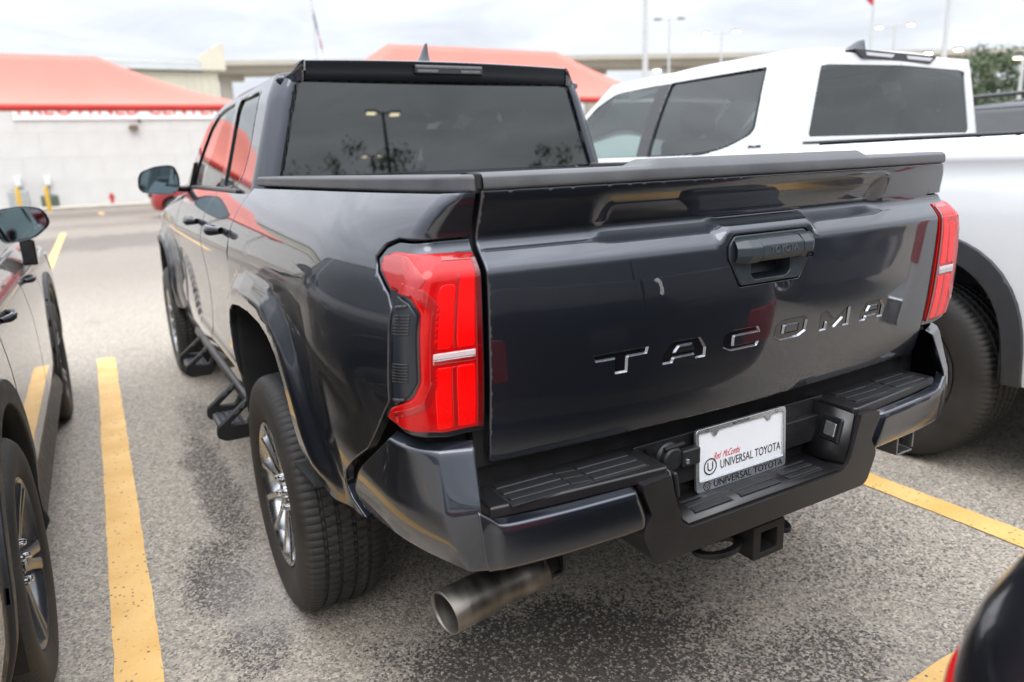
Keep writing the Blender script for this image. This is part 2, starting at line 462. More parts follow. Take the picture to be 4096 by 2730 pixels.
def bed_side_w(y, z):
    w = bed_w(z) - .062 * sst(.62, -.02, y) ** 1.3 * (1 - .55 * sst(1.24, 1.35, z))
    d = arch_d(y, z)
    w = w + .034 * (1 - sst(.035, .115, d)) * sst(1.70, 1.62, y) * (.35 + .65 * sst(.60, .70, z))
    w = w - .012 * sst(.62, .50, y) * sst(1.0, .8, z)
    return w
tg_prof = tab([1.352, 1.335, 1.31, 1.285, 1.266, 1.2555, 1.246, 1.23, 1.214, 1.205, 1.195, 1.16, 1.08, .98, .90, .84, .79, .70],
              [.000, .0045, .016, .027, .0345, .0360, .0325, .0190, .0055, -.0005, -.0035, -.003, .000, .006, .014, .024, .037, .060])
def crown(x):
    x = np.abs(np.asarray(x, float)); return np.where(x < .72, .075 - .037 * (1 - (x / .72) ** 2), .075 + .103 * (x - .72))
def rear_y(x, z):
    return crown(x) + tg_prof(z)
CR = .043; US = YF - .125; LA = CR * math.pi / 2; XR0 = .835
def bed_surf(off=0.):
    def f(u, z):
        u = np.asarray(u, float); z = np.asarray(z, float); u, z = np.broadcast_arrays(u, z)
        yr = rear_y(.84, z); yc = yr + CR
        ts = np.clip(u / US, None, 1); y1 = YF - ts * (YF - yc)
        w1 = bed_side_w(y1, z); wc = bed_side_w(yc, z)
        ta = np.clip((u - US) / LA, 0, 1) * math.pi / 2
        tr_ = np.clip(u - US - LA, 0, None)
        xa = wc - CR + CR * np.cos(ta); ya = yc - CR * np.sin(ta)
        k = (wc - CR - .72) / (XR0 - .72)
        xr = wc - CR - tr_ * k; yr2 = rear_y(xr, z) - rear_y(wc - CR, z) + yr
        x = np.where(u <= US, w1, np.where(u <= US + LA, xa, xr)); y = np.where(u <= US, y1, np.where(u <= US + LA, ya, yr2))
        if off:
            pass
        return -x, y, z
    return f
def us(y): return YF - y if y >= .125 else US          # outline helpers: side position y -> u, rear position |x| -> u
def ur(x): return US + LA + (XR0 - x)
BS = bed_surf()
UE = ur(.7225)
lampcut = [(UE, 1.2615), (ur(.80), 1.262), (us(.160), 1.2615), (us(.200), 1.250), (us(.238), 1.226), (us(.232), 1.199), (us(.172), 1.164), (us(.153), 1.139), (us(.156), 1.03), (us(.160), .955), (us(.186), .925)]
low = [(us(.277), .812), (us(.36), .752), (us(.415), .705), (us(.434), .665), (us(.412), .630), (us(.355), .606), (us(.335), .597), (us(.40), .589), (us(.50), .588), (us(.60), .600)]
bed_outline = [(0, 1.339), (us(.9), 1.343), (US, 1.346), (UE, 1.3475)] + lampcut + low + [(us(y), z) for y, z in ARCH[::-1]] + [(us(1.578), .545), (0, .545)]
for mir in (False, True):
    b = panel('bed_side', bed_outline, BS, M_GREY, TR, step=.022, e=.004, depth=.018, mirror=mir)
    # inner skins: wheel well, bed corner filler behind lamp and gap
    sx = 1 if mir else -1
    A2 = [(y, z) for y, z in ARCH]
    rows = []
    for x, g in ((.945, 0.0), (.93, .006), (.80, .012), (.62, .012), (.60, .14), (.58, .45)):
        rows.append([(sx * x, 1.155 + (y - 1.155) * (1 - (g if g > .1 else 0)) , z - g * .1 if g < .1 else .40 + (z - .40) * (1 - g)) for y, z in resample(ARCH, .05)[:-12]])
    grid_mesh('wheel_well', rows, M_WELL, TR, solid=.004)
    # black flange trim inside the wheel arch lip
    # front inner face of bed
    V, F = [], []
    box('bed_inner_wall', sx * .70 - .004, sx * .70 + .004, .13, 1.69, .86, 1.345, M_PLAST, TR)
    box('lamp_backing', min(sx * .715, sx * .80), max(sx * .715, sx * .80), .16, .30, .70, 1.24, M_FRAME, TR)
    # rail cap
    ro = [(sx * .794, YF - .004), (sx * .792, .80), (sx * .781, .40), (sx * .762, .20), (sx * .742, .115), (sx * .724, .086), (sx * .706, .088), (sx * .690, .12), (sx * .690, YF - .004)]
    rc = prism('bed_rail_cap', ro, FZ, 1.3425, 1.3765, M_RAIL, TR, bevel=.009, seg=3)
    if not mir: box('rail_end_clip', min(sx * .712, sx * .7205), max(sx * .712, sx * .7205), .075, .12, 1.35, 1.378, M_RUB, TR, bevel=.002)
box('bed_floor', -.70, .70, .12, 1.70, .84, .86, M_PLAST, TR)
box('bed_front_wall', -.72, .72, 1.66, 1.695, .80, 1.338, M_GREY, TR)

# ---------------------------------------------------------------- tailgate
def ridge(x, z):      # raised hood above the handle and the scoop in the top lip
    ax = np.abs(x)
    hood = sst(.165, .118, ax) * sst(1.190, 1.222, z) * sst(1.256, 1.246, z)
    return hood
def tailgate_f(x, z):
    x = np.asarray(x, float); z = np.asarray(z, float)
    ax = np.abs(x)
    scoop = .012 * sst(.475, .41, ax) * sst(1.345, 1.285, z) * sst(1.225, 1.262, z)
    hood = sst(.168, .122, ax)
    pz = tg_prof(z - hood * .034 * sst(1.17, 1.21, z) * sst(1.263, 1.250, z))
    groove = .009 * sst(.142, .122, ax) * sst(1.241, 1.246, z) * sst(1.2605, 1.2560, z)
    return x, crown(x) + pz + scoop + groove, z
HX = [(-.131, 1.199), (-.115, 1.2195), (.111, 1.2195), (.135, 1.194), (.136, 1.164), (.101, 1.1055), (-.0905, 1.1055), (-.130, 1.170)]
def sc(poly, kx, kz=None):
    c = np.mean(poly, 0); kz = kz or kx
    return [(c[0] + (p[0] - c[0]) * kx, c[1] + (p[1] - c[1]) * kz) for p in poly]
zt, zb = 1.0035, .954
def LT(x0, pts): return [(x0 + a * 1., zb + b * (zt - zb)) for a, b in pts]
GLY = {
 'T': [LT(-.484, [(0, 1), (.141, 1), (.137, .68), (.088, .68), (.088, 0), (.056, 0), (.056, .68), (.006, .68)])],
 'A': [LT(-.303, [(0, 0), (0, .42), (.025, 1), (.103, 1), (.122, .46), (.122, 0), (.092, 0), (.090, .20), (.031, .20), (.028, 0)]), LT(-.303, [(.033, .46), (.044, .73), (.081, .73), (.091, .46)])],
 'C': [LT(-.129, [(0, .22), (.002, .80), (.028, 1), (.108, 1), (.116, .68), (.034, .68), (.034, .24), (.116, .24), (.110, 0), (.024, 0)])],
 'O': [LT(.038, [(0, .22), (.003, .78), (.031, 1), (.105, 1), (.117, .78), (.114, .22), (.088, 0), (.020, 0)]), LT(.038, [(.033, .30), (.035, .70), (.085, .70), (.084, .30)])],
 'M': [LT(.204, [(0, 0), (.002, .93), (.018, 1), (.026, 1), (.060, .46), (.110, 1), (.122, 1), (.122, 0), (.096, 0), (.094, .46), (.061, .02), (.056, .04), (.030, .40), (.028, 0)])],
 'A2': [LT(.371, [(0, 0), (.004, .46), (.026, 1), (.094, 1), (.110, .62), (.108, 0), (.082, 0), (.078, .20), (.031, .20), (.028, 0)]), LT(.371, [(.033, .45), (.043, .73), (.078, .73), (.085, .45)])],
}
TGO = rounded([(-.714, 1.3485), (-.714, .803), (.714, .803), (.714, 1.3485)], [.004, .02, .02, .004])
GLY = {k: [rounded(q, .0022, 2) for q in v] for k, v in GLY.items()}
holes = [g[0] for g in GLY.values()]
hx_hole = rounded(sc(HX, 1.035, 1.05), .006)
TG = panel('tailgate', TGO, tailgate_f, M_GREY, TR, holes=[*holes, hx_hole], step=.0165, e=.005, depth=.02, out=(0, -1, 0), he=.0012, hdepth=.006, bstep=.012, dense=[(-.70, .70, 1.20, 1.215, .0165, .004), (-.18, .18, 1.218, 1.268, .0055, .0022), (-.70, -.186, 1.22, 1.268, .0165, .005), (.186, .70, 1.22, 1.268, .0165, .005)])
recess = lambda d: (lambda x, z: (x, crown(x) + tg_prof(z) + d, z))
def letter(g):
    h = g[1:]
    lt = panel('letter', sc(g[0], 1.05, 1.08) if 0 else g[0], recess(.0050), M_GLOSSB, TG, step=.012, e=.0002, depth=.001, out=(0, -1, 0), holes=h, bstep=.01)
    for q in h:   # the body-coloured island in the middle of A and O
        panel('letter_island', q, recess(0.0), M_GREY, TG, step=.012, e=.0034, depth=.004, out=(0, -1, 0), bstep=.006)
M_EDGE = mat('glint_letter_edge', (.33, .34, .37), .24, .85, var=.1, vscale=60.)  # silver colour paints in the sky glint on body-coloured stamped edges
def inset(p, d):
    P = np.array(p if area2(p) > 0 else p[::-1]); a = P - np.roll(P, 1, 0); b = np.roll(P, -1, 0) - P
    a /= np.linalg.norm(a, axis=1)[:, None] + 1e-12; b /= np.linalg.norm(b, axis=1)[:, None] + 1e-12
    n = np.stack([a[:, 1] + b[:, 1], -a[:, 0] - b[:, 0]], 1); n /= np.linalg.norm(n, axis=1)[:, None] + 1e-12
    k = 1 / np.clip(n[:, 0] * b[:, 1] - n[:, 1] * b[:, 0], .5, 1); return P, P - n * (d * k)[:, None]
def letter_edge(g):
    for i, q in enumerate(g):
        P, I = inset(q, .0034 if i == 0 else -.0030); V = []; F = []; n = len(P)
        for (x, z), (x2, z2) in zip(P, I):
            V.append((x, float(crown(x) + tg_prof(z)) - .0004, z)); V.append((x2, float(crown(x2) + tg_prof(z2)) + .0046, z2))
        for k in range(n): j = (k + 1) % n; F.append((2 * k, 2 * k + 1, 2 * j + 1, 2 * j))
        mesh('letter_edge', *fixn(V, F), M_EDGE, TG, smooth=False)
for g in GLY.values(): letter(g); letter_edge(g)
# handle housing, bar, lettering
M_HND = mat('slate_handle_plastic', (.026, .034, .041), .34, bump=.12, bscale=900., var=.08, vscale=40.)
hb = panel('handle_bezel', rounded(HX, .007), lambda x, z: (x, crown(0) - .004 + 0 * x + .02 * (1.16 - z) * 0, z), M_HND, TG, holes=[rounded([(-.060, 1.170), (.069, 1.170), (.070, 1.128), (.056, 1.117), (-.048, 1.117), (-.061, 1.130)], .006)],
           step=.02, e=.004, depth=.030, out=(0, -1, 0), he=.004, hdepth=.04)
yb = float(crown(0)) - .004
grid_mesh('handle_recess', [[(-.072, yb + .004, 1.18), (.08, yb + .004, 1.18)], [(-.072, yb + .042, 1.172), (.08, yb + .042, 1.172)], [(-.07, yb + .05, 1.145), (.078, yb + .05, 1.145)], [(-.068, yb + .042, 1.122), (.075, yb + .042, 1.122)], [(-.066, yb + .003, 1.112), (.072, yb + .003, 1.112)]], M_HND, TG)
prism('handle_bar', [(yb + .006, 1.2135), (yb - .016, 1.2115), (yb - .034, 1.197), (yb - .035, 1.172), (yb - .024, 1.160), (yb - .004, 1.160), (yb + .01, 1.166)], FX, -.0615, .0705, M_HND, TG, bevel=.004, seg=3)
for s, xa, xb in ((-1, -.0625, -.122), (1, .0715, .129)):
    m1 = xa + (xb - xa) * .55
    rows = []
    for x, k in ((xa, 1.), (m1, 1.), (xb, .45)):
        rows.append([(x, yb - .002, 1.213 - .004 * (1 - k)), (x, yb - .018 * k, 1.2105 - .008 * (1 - k)), (x, yb - .034 * k, 1.194 - .002 * (1 - k)), (x, yb - .034 * k, 1.174 + .002 * (1 - k)), (x, yb - .020 * k, 1.157 + .006 * (1 - k)), (x, yb - .001, 1.158 + .006 * (1 - k))])
    o = grid_mesh('handle_shoulder', rows, M_HND, TG, bevel=.003, seg=2, ang=20)
lathe('camera_lens', [(-.006, .001), (-.006, .006), (0, .0085), (.006, .0085)], M_GLOSSB, TG, n=20, axis='y', loc=(.103, yb - .026, 1.1625))
V, F = text_vf('TOYOTA', .0195, .0009, (1.12, 1.12))
mesh('handle_lettering', [(x + .0045, yb - .0352 - z, y + 1.184) for x, y, z in V], F, mat('embossed_plastic', (.075, .085, .095), .25), TG, smooth=False)
# cap along the top of the tailgate
def sweep_x(xs, sec): return [[(x, y, z) for y, z in sec(x)] for x in xs]
def capsec(x):
    k = float(sst(.355, .318, abs(x))); y0 = float(crown(x)) - .001; h = .013 * k
    return [(y0 + .008, 1.3475), (y0 - .003, 1.3505), (y0 - .0045, 1.356), (y0 - .002, 1.372), (y0 + .006, 1.378 + h * .35), (y0 + .020 - .004 * k, 1.379 + h), (y0 + .085, 1.379 + h), (y0 + .092, 1.372 + h * .8), (y0 + .092, 1.350)]
xs = sorted(set([-.713, -.70, -.6, -.5, -.42, .42, .5, .6, .70, .713] + [s * v for s in (-1, 1) for v in (.362, .352, .34, .328, .318, .30, .2, .1)] + [0]))
grid_mesh('tailgate_cap', sweep_x(xs, capsec), M_RAIL, TG, bevel=.0025, seg=2, ang=25)
box('tailgate_inner', -.705, .705, .135, .16, .82, 1.35, M_PLAST, TG)
panel('tailgate_gap_shade', rounded([(-.735, .79), (.735, .79), (.735, 1.345), (-.735, 1.345)], .01), lambda x, z: (x, .125 + 0 * x, z), M_RUB, TR, step=.2, out=(0, -1, 0))  # near-black sheet behind the tailgate, stands in for shade in the gaps
# little paint chip / bird mark on the gate
panel('paint_scuff', [(-.338, 1.146), (-.327, 1.150), (-.318, 1.143), (-.312, 1.128), (-.309, 1.114), (-.314, 1.111), (-.321, 1.116), (-.320, 1.127), (-.326, 1.139), (-.333, 1.141)], recess(-.0012), mat('dried_scuff', (.17, .165, .165), .6, var=.6, vscale=160.), TG, step=.006, e=.0004, depth=.0006, out=(0, -1, 0))

# ---------------------------------------------------------------- tail lamps
def off_surf(base, d, outv=(-1, -.6, 0)):
    def f(u, z):
        h = 4e-4
        p = np.stack(np.broadcast_arrays(*base(u, z)), -1)
        fu = np.stack(np.broadcast_arrays(*base(u + h, z)), -1) - p; fv = np.stack(np.broadcast_arrays(*base(u, z + h)), -1) - p
        n = np.cross(fu, fv); n /= np.linalg.norm(n, axis=-1)[..., None] + 1e-12
        s = np.sign((n @ np.array(outv)).mean()); dd = d(u, z) if callable(d) else d
        q = p + n * s * np.asarray(dd)[..., None]
        return q[..., 0], q[..., 1], q[..., 2]
    return f
lamp_prof = tab([1.27, 1.245, 1.225, 1.208, 1.195, 1.15, 1.0, .92, .90, .87], [-.006, .000, .006, .007, .007, .010, .010, .006, .003, -.002])
LS = off_surf(BS, lambda u, z: lamp_prof(z) * .4 + .001)
ii = ur(.7275)
lens_o = [(ii, 1.2375), (ur(.80), 1.2400), (us(.158), 1.2420), (us(.192), 1.2330), (us(.216), 1.2170), (us(.211), 1.2010), (us(.160), 1.1720), (us(.128), 1.1745),
          (US + LA * .45, 1.1620), (US + LA * .76, 1.135), (US + LA * .84, 1.005), (US + LA * .62, .975), (us(.150), .945), (us(.172), .918), (ur(.828), .9000), (ur(.81), .8945), (ii, .8960)]
lens_o = rounded(lens_o, .008, 3)
garn = rounded([(us(.134), 1.1640), (us(.126), 1.1660), (US + LA * .42, 1.1560), (US + LA * .70, 1.133), (US + LA * .78, 1.007), (US + LA * .55, .981), (us(.131), .953), (us(.130), 1.04), (us(.130), 1.135)], .006, 3)
bez_o = [(UE + .001, 1.2590), (ur(.80), 1.2590), (us(.160), 1.2580), (us(.198), 1.2470), (us(.233), 1.2240), (us(.228), 1.2005), (us(.174), 1.1690), (us(.1585), 1.139), (us(.160), 1.03), (us(.164), .958), (us(.190), .915), (ur(.80), .882), (UE + .001, .884)]
for mir in (False, True):
    lab = None
    tl = panel('tail_lamp', rounded(bez_o, .006, 3), off_surf(BS, -.004), M_GREY, TR, step=.009, e=.003, depth=.03, mirror=mir, out=(-1, -.8, 0))
    panel('lens', lens_o, LS, M_RED, tl, step=.012, e=.006, depth=.014, mirror=mir, out=(-1, -.8, 0), bstep=.008)
    EL = off_surf(BS, lambda u, z: lamp_prof(z) * .4 + .0022)
    def el(nm, x0, x1, z0, z1, m_, r=.006, d=.0022, slope=0.):
        panel(nm, rounded([(ur(x1), z0), (ur(x1), z1 + slope), (ur(x0), z1), (ur(x0), z0)], r, 3), off_surf(BS, lambda u, z: lamp_prof(z) * .4 + d), m_, tl, step=.012, e=.0012, depth=.002, mirror=mir, out=(-1, -.8, 0))
    el('light_element', .744, .779, 1.066, 1.200, M_RED2)
    el('light_element', .786, .823, 1.066, 1.185, M_RED2, .012)
    el('light_element', .744, .779, .905, 1.030, M_RED2)
    el('light_element', .789, .820, .905, 1.030, M_RED2)
    el('ribbed_strip', .7795, .7885, .905, 1.030, M_REDDOT, .001, .0024)
    el('ribbed_strip', .7795, .7855, 1.066, 1.200, M_REDDOT, .001, .0024)
    el('inner_edge_strip', .7285, .7405, .897, 1.228, M_REDD, .002, .0024)
    panel('lamp_horn', rounded([(us(.200), 1.2290), (us(.150), 1.2360), (US + LA * .2, 1.2340), (US + LA * .75, 1.195), (US + LA * .55, 1.1720), (us(.160), 1.1790), (us(.204), 1.2060)], .006, 3), off_surf(BS, lambda u, z: lamp_prof(z) * .4 + .0022), M_REDDOT, tl, step=.012, e=.0012, depth=.002, mirror=mir, out=(-1, -.4, 0))
    panel('lamp_top_edge', [(ur(.742), 1.222), (ur(.742), 1.2325), (US + LA * 1.2, 1.2335), (US + LA * 1.2, 1.223)], off_surf(BS, lambda u, z: lamp_prof(z) * .4 + .0022), M_REDDOT, tl, step=.012, e=.0012, depth=.002, mirror=mir, out=(-1, -.4, .3))
    el('reversing_light', .7430, .824, 1.0375, 1.0465, M_CHROME, .001, .0032)
    el('reversing_light', .7430, .824, 1.0475, 1.0585, M_CLEAR, .001, .0034)
    # ribbed strip running down the outer edge
    panel('outer_ribbed_strip', [(us(.128), 1.170), (US + LA * .5, 1.166), (US + LA * 1.05, 1.139), (US + LA * 1.08, 1.0), (US + LA * .85, .966), (us(.140), .938), (us(.150), .925), (US + LA * 1.05, .955), (US + LA + .020, .998), (US + LA + .020, 1.145), (US + LA * .75, 1.178), (us(.128), 1.190)],
          EL, M_REDDOT, tl, step=.012, e=.001, depth=.002, mirror=mir, out=(-1, -.8, 0))
    g = panel('lamp_garnish', garn, off_surf(BS, .004), mat('dark_slate_plastic', (.014, .018, .024), .3, bump=.1, bscale=600.), tl, step=.012, e=.004, depth=.02, mirror=mir, out=(-1, -.4, 0))
    for zc in (1.095, 1.005):
        for q in range(7):
            z0 = zc + q * .0056
            panel('garnish_fin', [(us(.128), z0), (US + LA * .52, z0 + .004), (US + LA * .52, z0 + .0062), (us(.128), z0 + .0022)], off_surf(BS, .0068), M_GLOSSB, tl, step=.02, e=.0008, depth=.003, mirror=mir, out=(-1, -.4, 0))
    for zc in (1.142, .966):
        panel('garnish_bar', [(us(.129), zc), (US + LA * .4, zc + .006), (US + LA * .4, zc + .011), (us(.129), zc + .005)], off_surf(BS, .0075), M_PADR, tl, step=.02, e=.0015, depth=.005, mirror=mir, out=(-1, -.4, 0))

# ---------------------------------------------------------------- rear bumper
BU = empty('bumper_root') if 0 else None
capg = [
 [(-.862, .205, .878), (-.884, .200, .866), (-.903, .352, .755), (-.903, .422, .682), (-.886, .400, .636), (-.855, .400, .634)],
 [(-.852, .160, .876), (-.875, .153, .863), (-.897, .215, .750), (-.893, .255, .680), (-.868, .235, .632), (-.835, .240, .630)],
 [(-.838, .135, .872), (-.851, .121, .860), (-.868, .132, .746), (-.862, .148, .677), (-.832, .138, .625), (-.80, .15, .624)],
 [(-.805, .118, .868), (-.819, .099, .857), (-.829, .066, .741), (-.821, .054, .676), (-.791, .048, .619), (-.77, .10, .618)],
 [(-.748, .098, .866), (-.755, .080, .855), (-.764, .039, .742), (-.759, .036, .676), (-.747, .036, .614), (-.74, .09, .613)],
]
barg = [
 [(-0.7720, 0.0640, .742), (-0.7740, 0.0385, .7415), (-0.7710, 0.0355, .70), (-0.7670, 0.0350, .64), (-0.7560, 0.0370, .6135), (-0.7500, 0.0900, .612)],
 [(-0.7480, 0.0580, .722), (-0.7480, 0.0330, .7215), (-0.7480, 0.0310, .70), (-0.7450, 0.0310, .64), (-0.7380, 0.0340, .6125), (-0.7300, 0.0880, .611)],
 [(-0.7320, 0.0500, .7105), (-0.7320, 0.0265, .7045), (-0.7320, 0.0240, .694), (-0.7300, 0.0250, .64), (-0.7280, 0.0290, .612), (-0.7200, 0.0850, .611)],
 [(-0.6000, 0.0280, .7105), (-0.6000, 0.0070, .7045), (-0.6000, 0.0040, .694), (-0.6000, 0.0040, .64), (-0.6000, 0.0100, .611), (-0.6000, 0.0720, .611)],
 [(-0.4250, 0.0160, .7105), (-0.4250, -0.0040, .7045), (-0.4240, -0.0080, .694), (-0.4020, -0.0080, .64), (-0.3980, -0.0010, .613), (-0.3980, 0.0620, .613)],
 [(-0.4150, 0.0220, .7090), (-0.4140, 0.0040, .7030), (-0.4110, 0.0020, .693), (-0.3860, 0.0040, .64), (-0.3880, 0.0080, .615), (-0.3900, 0.0620, .614)],
 [(-0.4080, 0.0620, .7060), (-0.4070, 0.0520, .7000), (-0.4040, 0.0520, .690), (-0.3800, 0.0520, .638), (-0.3830, 0.0520, .617), (-0.3900, 0.0620, .616)],
]
# parts of the bumper hang on the central beam
Uo = [(-.402, .718), (-.402, .700), (-.376, .640), (-.404, .604), (-.372, .528), (-.352, .5165), (.352, .5165), (.372, .528), (.404, .604), (.376, .640), (.402, .700), (.402, .718), (.327, .7235)]
Ui = [(.296, .615), (.285, .592), (.262, .5785), (-.262, .5785), (-.285, .592), (-.296, .615), (-.327, .7235)]
BM = prism('rear_bumper', rounded(Uo + Ui, [.006] * 3 + [.02] * 2 + [.01] * 2 + [.02] * 2 + [.006] * 3 + [.006] + [.03] * 3 + [.03] * 3 + [.006], 4), FY, -.006, .125, M_BUMP, TR, bevel=.0085, seg=4, ang=40)
for mir in (False, True):
    subd_grid('bumper_corner', capg, M_GREY, BM, mirror=mir, cr={0: 1., 1: .95, 2: .42, 4: .6}, cc={0: 1., 3: [1., 1., .85, .6, .5], 4: 1.}, levels=4)
    subd_grid('bumper_bar', barg, M_GREY, BM, mirror=mir, cr={0: .8, 1: .8, 2: .8, 4: .6}, cc={0: 1., 2: .3, 4: .5, 5: .6, 6: 1.}, levels=3)
    sx = 1 if mir else -1
    step_o = [(sx * .741, .052), (sx * .60, .032), (sx * .44, .016), (sx * .326, .006), (sx * .318, .015), (sx * .312, .16), (sx * .738, .16)]
    prism('bumper_step', step_o, FZ, .7105, .7375, M_BUMP, BM, bevel=.011, seg=3)
    # ribbed rubber pad: recessed field with two rows of raised frames
    box('step_pad', min(sx * .70, sx * .352), max(sx * .70, sx * .352), .034, .135, .7355, .7385, M_PAD, BM, bevel=.001)
    # ribs follow the tray; three ribs, each kinked where the two halves of the pad meet
    for q in range(3):
        yy = .041 + q * .031
        for (xa, xb, dy, d2) in ((.692, .553, .012, .008), (.549, .502, .0075, -.001), (.498, .360, -.002, -.006)):
            prism('tread_bar', [(sx * xa, yy + dy), (sx * xb, yy + d2), (sx * xb, yy + d2 + .022), (sx * xa, yy + dy + .022)], FZ, .7375, .7425 if xa != .549 else .7405, M_PAD, BM, bevel=.0028, seg=2)
    # recess side wall
    wall = [(-.004, .583), (.115, .583), (.115, .735), (-.004, .735)]
    grid_mesh('recess_wall', [[(sx * .318, .010, .722), (sx * .300, .006, .640), (sx * .282, .004, .594)], [(sx * .300, .118, .735), (sx * .285, .118, .65), (sx * .255, .118, .590)]], M_BUMP, BM, solid=.004)
    # lamp in the wall of the plate recess
    lm = box('plate_lamp', -.006, .006, -.034, .034, -.034, .034, M_PLAST, BM, bevel=.012, seg=4, loc=(sx * .287, .052, .676), rot=(0, sx * .20, sx * -.16))
    box('plate_lamp_lens', -.003, .003, -.019, .019, -.019, .019, M_WLAMP, BM, bevel=.006, seg=3, loc=(sx * .2815, .052, .676), rot=(0, sx * .20, sx * -.16))
    # brackets under the bumper ends
    b0 = join([box_vf(sx * .505 - .003, sx * .505 + .003, .15, .30, .468, .60), box_vf(sx * .556 - .003, sx * .556 + .003, .15, .30, .462, .60), box_vf(min(sx * .505, sx * .556), max(sx * .505, sx * .556), .155, .29, .459, .466)]) if not mir else \
         join([box_vf(.652, .659, .09, .20, .497, .60), box_vf(.728, .735, .09, .20, .505, .60), box_vf(.655, .731, .09, .19, .494, .500)])
    mesh('tie_down_bracket', *b0, M_FRAME if not mir else M_GALV, BM, bevel=.002)
box('recess_back', -.33, .33, .117, .125, .575, .744, M_BUMP, BM, bevel=.002)
grid_mesh('lower_step', [[(-.262, .004, .5795), (.262, .004, .5795)], [(-.258, .120, .588), (.258, .120, .588)]], M_BUMP, BM, solid=.006)
for (xa, xb) in ((-.225, -.095), (-.075, .075), (.095, .225)):
    mesh('lower_step_pad', *box_vf(xa, xb, .022, .098, .5825, .5875), M_PAD, BM, bevel=.002)
    for q in range(3):
        yy = .026 + q * .025
        box('tread_bar', xa + .005, xb - .005, yy, yy + .018, .587, .5915, M_PAD, BM, bevel=.0025)
box('bumper_valance', -.735, .735, .150, .165, .63, .80, M_FRAME, BM, bevel=.002)
box('bumper_beam', -.72, .72, .10, .17, .625, .70, M_FRAME, BM, bevel=.004)
# trailer sockets beside the plate
so_ = lathe('trailer_socket', [(-.034, .001), (-.034, .024), (-.030, .029), (-.018, .031), (-.012, .037), (0, .038), (.006, .038)], M_PLAST, BM, n=28, axis='y', loc=(-.236, .116, .704))
box('socket_flap', -.028, .028, -.012, .010, -.022, .022, M_PLAST, BM, bevel=.006, seg=3, loc=(-.185, .088, .700))
box('flap_catch', -.004, .004, -.004, .004, -.006, .006, M_WLAMP, BM, bevel=.001, loc=(-.203, .075, .695))
tube('flap_hinge', [(-.262, .088, .735), (-.205, .086, .738)], .005, M_PLAST, BM, n=8)
# ---------------------------------------------------------------- licence plate in a chrome dealer frame
PT = Matrix.Translation((.001, .098, .672)) @ Matrix.Rotation(-.05, 4, 'X')
def pl(x, z, y=0.): return tuple(PT @ Vector((x, y, z)))
PLW, PLH = .1575, .0815
PLT = prism('licence_plate', rounded([(-.150, -.074), (.150, -.074), (.150, .074), (-.150, .074)], .008), lambda a, b, t: pl(a, b, t), -.001, .001, mat('white_plate_paint', (.86, .87, .90), .3, coat=.4, var=.02, vscale=15.), TR, bevel=.0005)
fo_ = rounded([(-PLW, -PLH), (PLW, -PLH), (PLW, PLH), (-PLW, PLH)], .012, 4)
fi_ = rounded([(-.147, -.0525), (.147, -.0525), (.147, .070), (.106, .070), (.098, .056), (.090, .056), (.080, .069), (-.080, .069), (-.090, .056), (-.098, .056), (-.106, .070), (-.147, .070)], .004, 2)
panel('plate_frame', fo_, lambda x, z: tuple(np.moveaxis(np.array([pl(a, b, -.006) for a, b in zip(np.ravel(x), np.ravel(z))]), -1, 0)), mat('brushed_plate_frame', (.60, .63, .66), .26, .85), PLT, holes=[fi_], step=.05, e=.0016, depth=.006, out=(0, -1, 0), bstep=.007)
M_INK = mat('black_ink', (.012, .012, .014), .5); M_INKR = mat('red_ink', (.62, .01, .02), .5)
def plate_text(nm, s, x, z, w, h, m_, y, slant=0., par=None, bold=0.):
    V, F = text_vf(s, 1.)
    xs_ = [v[0] for v in V]; ys_ = [v[1] for v in V]; cw, ch = max(xs_) - min(xs_), max(ys_) - min(ys_); cx, cy = (max(xs_) + min(xs_)) / 2, (max(ys_) + min(ys_)) / 2
    Vn = [pl(x + (v[0] - cx) / cw * w + slant * (v[1] - cy) / ch * h, z + (v[1] - cy) / ch * h, y) for v in V]
    return mesh(nm, Vn, F, m_, par or PLT, smooth=False)
plate_text('plate_lettering', 'UNIVERSAL TOYOTA', .0335, -.0235, .215, .0225, M_INK, -.0022)
plate_text('plate_script', 'Red  McCombs', -.0495, .002, .088, .018, M_INKR, -.0022, .35)
plate_text('plate_monogram', 'U', -.108, -.0215, .019, .023, M_INK, -.0022)
def ring(nm, x, z, r, w, m_, y):
    V = []; F = []; n = 40
    for k in range(n):
        a = 2 * math.pi * k / n
        for q in (r, r - w): V.append(pl(x + q * math.cos(a), z + q * math.sin(a), y))
    for k in range(n):
        j = (k + 1) % n; F.append((2 * k, 2 * j, 2 * j + 1, 2 * k + 1))
    return mesh(nm, V, F, m_, PLT, smooth=False)
ring('plate_ring', -.108, -.0215, .0215, .0032, M_INK, -.0022)
plate_text('frame_lettering', 'UNIVERSAL TOYOTA', .022, -.0665, .245, .0185, M_INK, -.0068)
plate_text('frame_lettering', 'Red McCombs', -.005, .0755, .060, .0072, M_INK, -.0068, .3)
ring('frame_ring', -.124, -.0672, .0115, .002, M_INK, -.0068); plate_text('frame_lettering', 'U', -.124, -.0672, .009, .011, M_INK, -.0068)
for x in (-.1215, .1215):
    ring('frame_ring', x, .0755, .0052, .001, M_INK, -.0068)
for x in (-.0935, .0935):
    lathe('plate_screw', [(-.0035, .0005), (-.0035, .004), (-.0015, .0062), (.001, .0062)], M_FRAME, PLT, n=14, axis='y', loc=pl(x, .0615, -.0022))

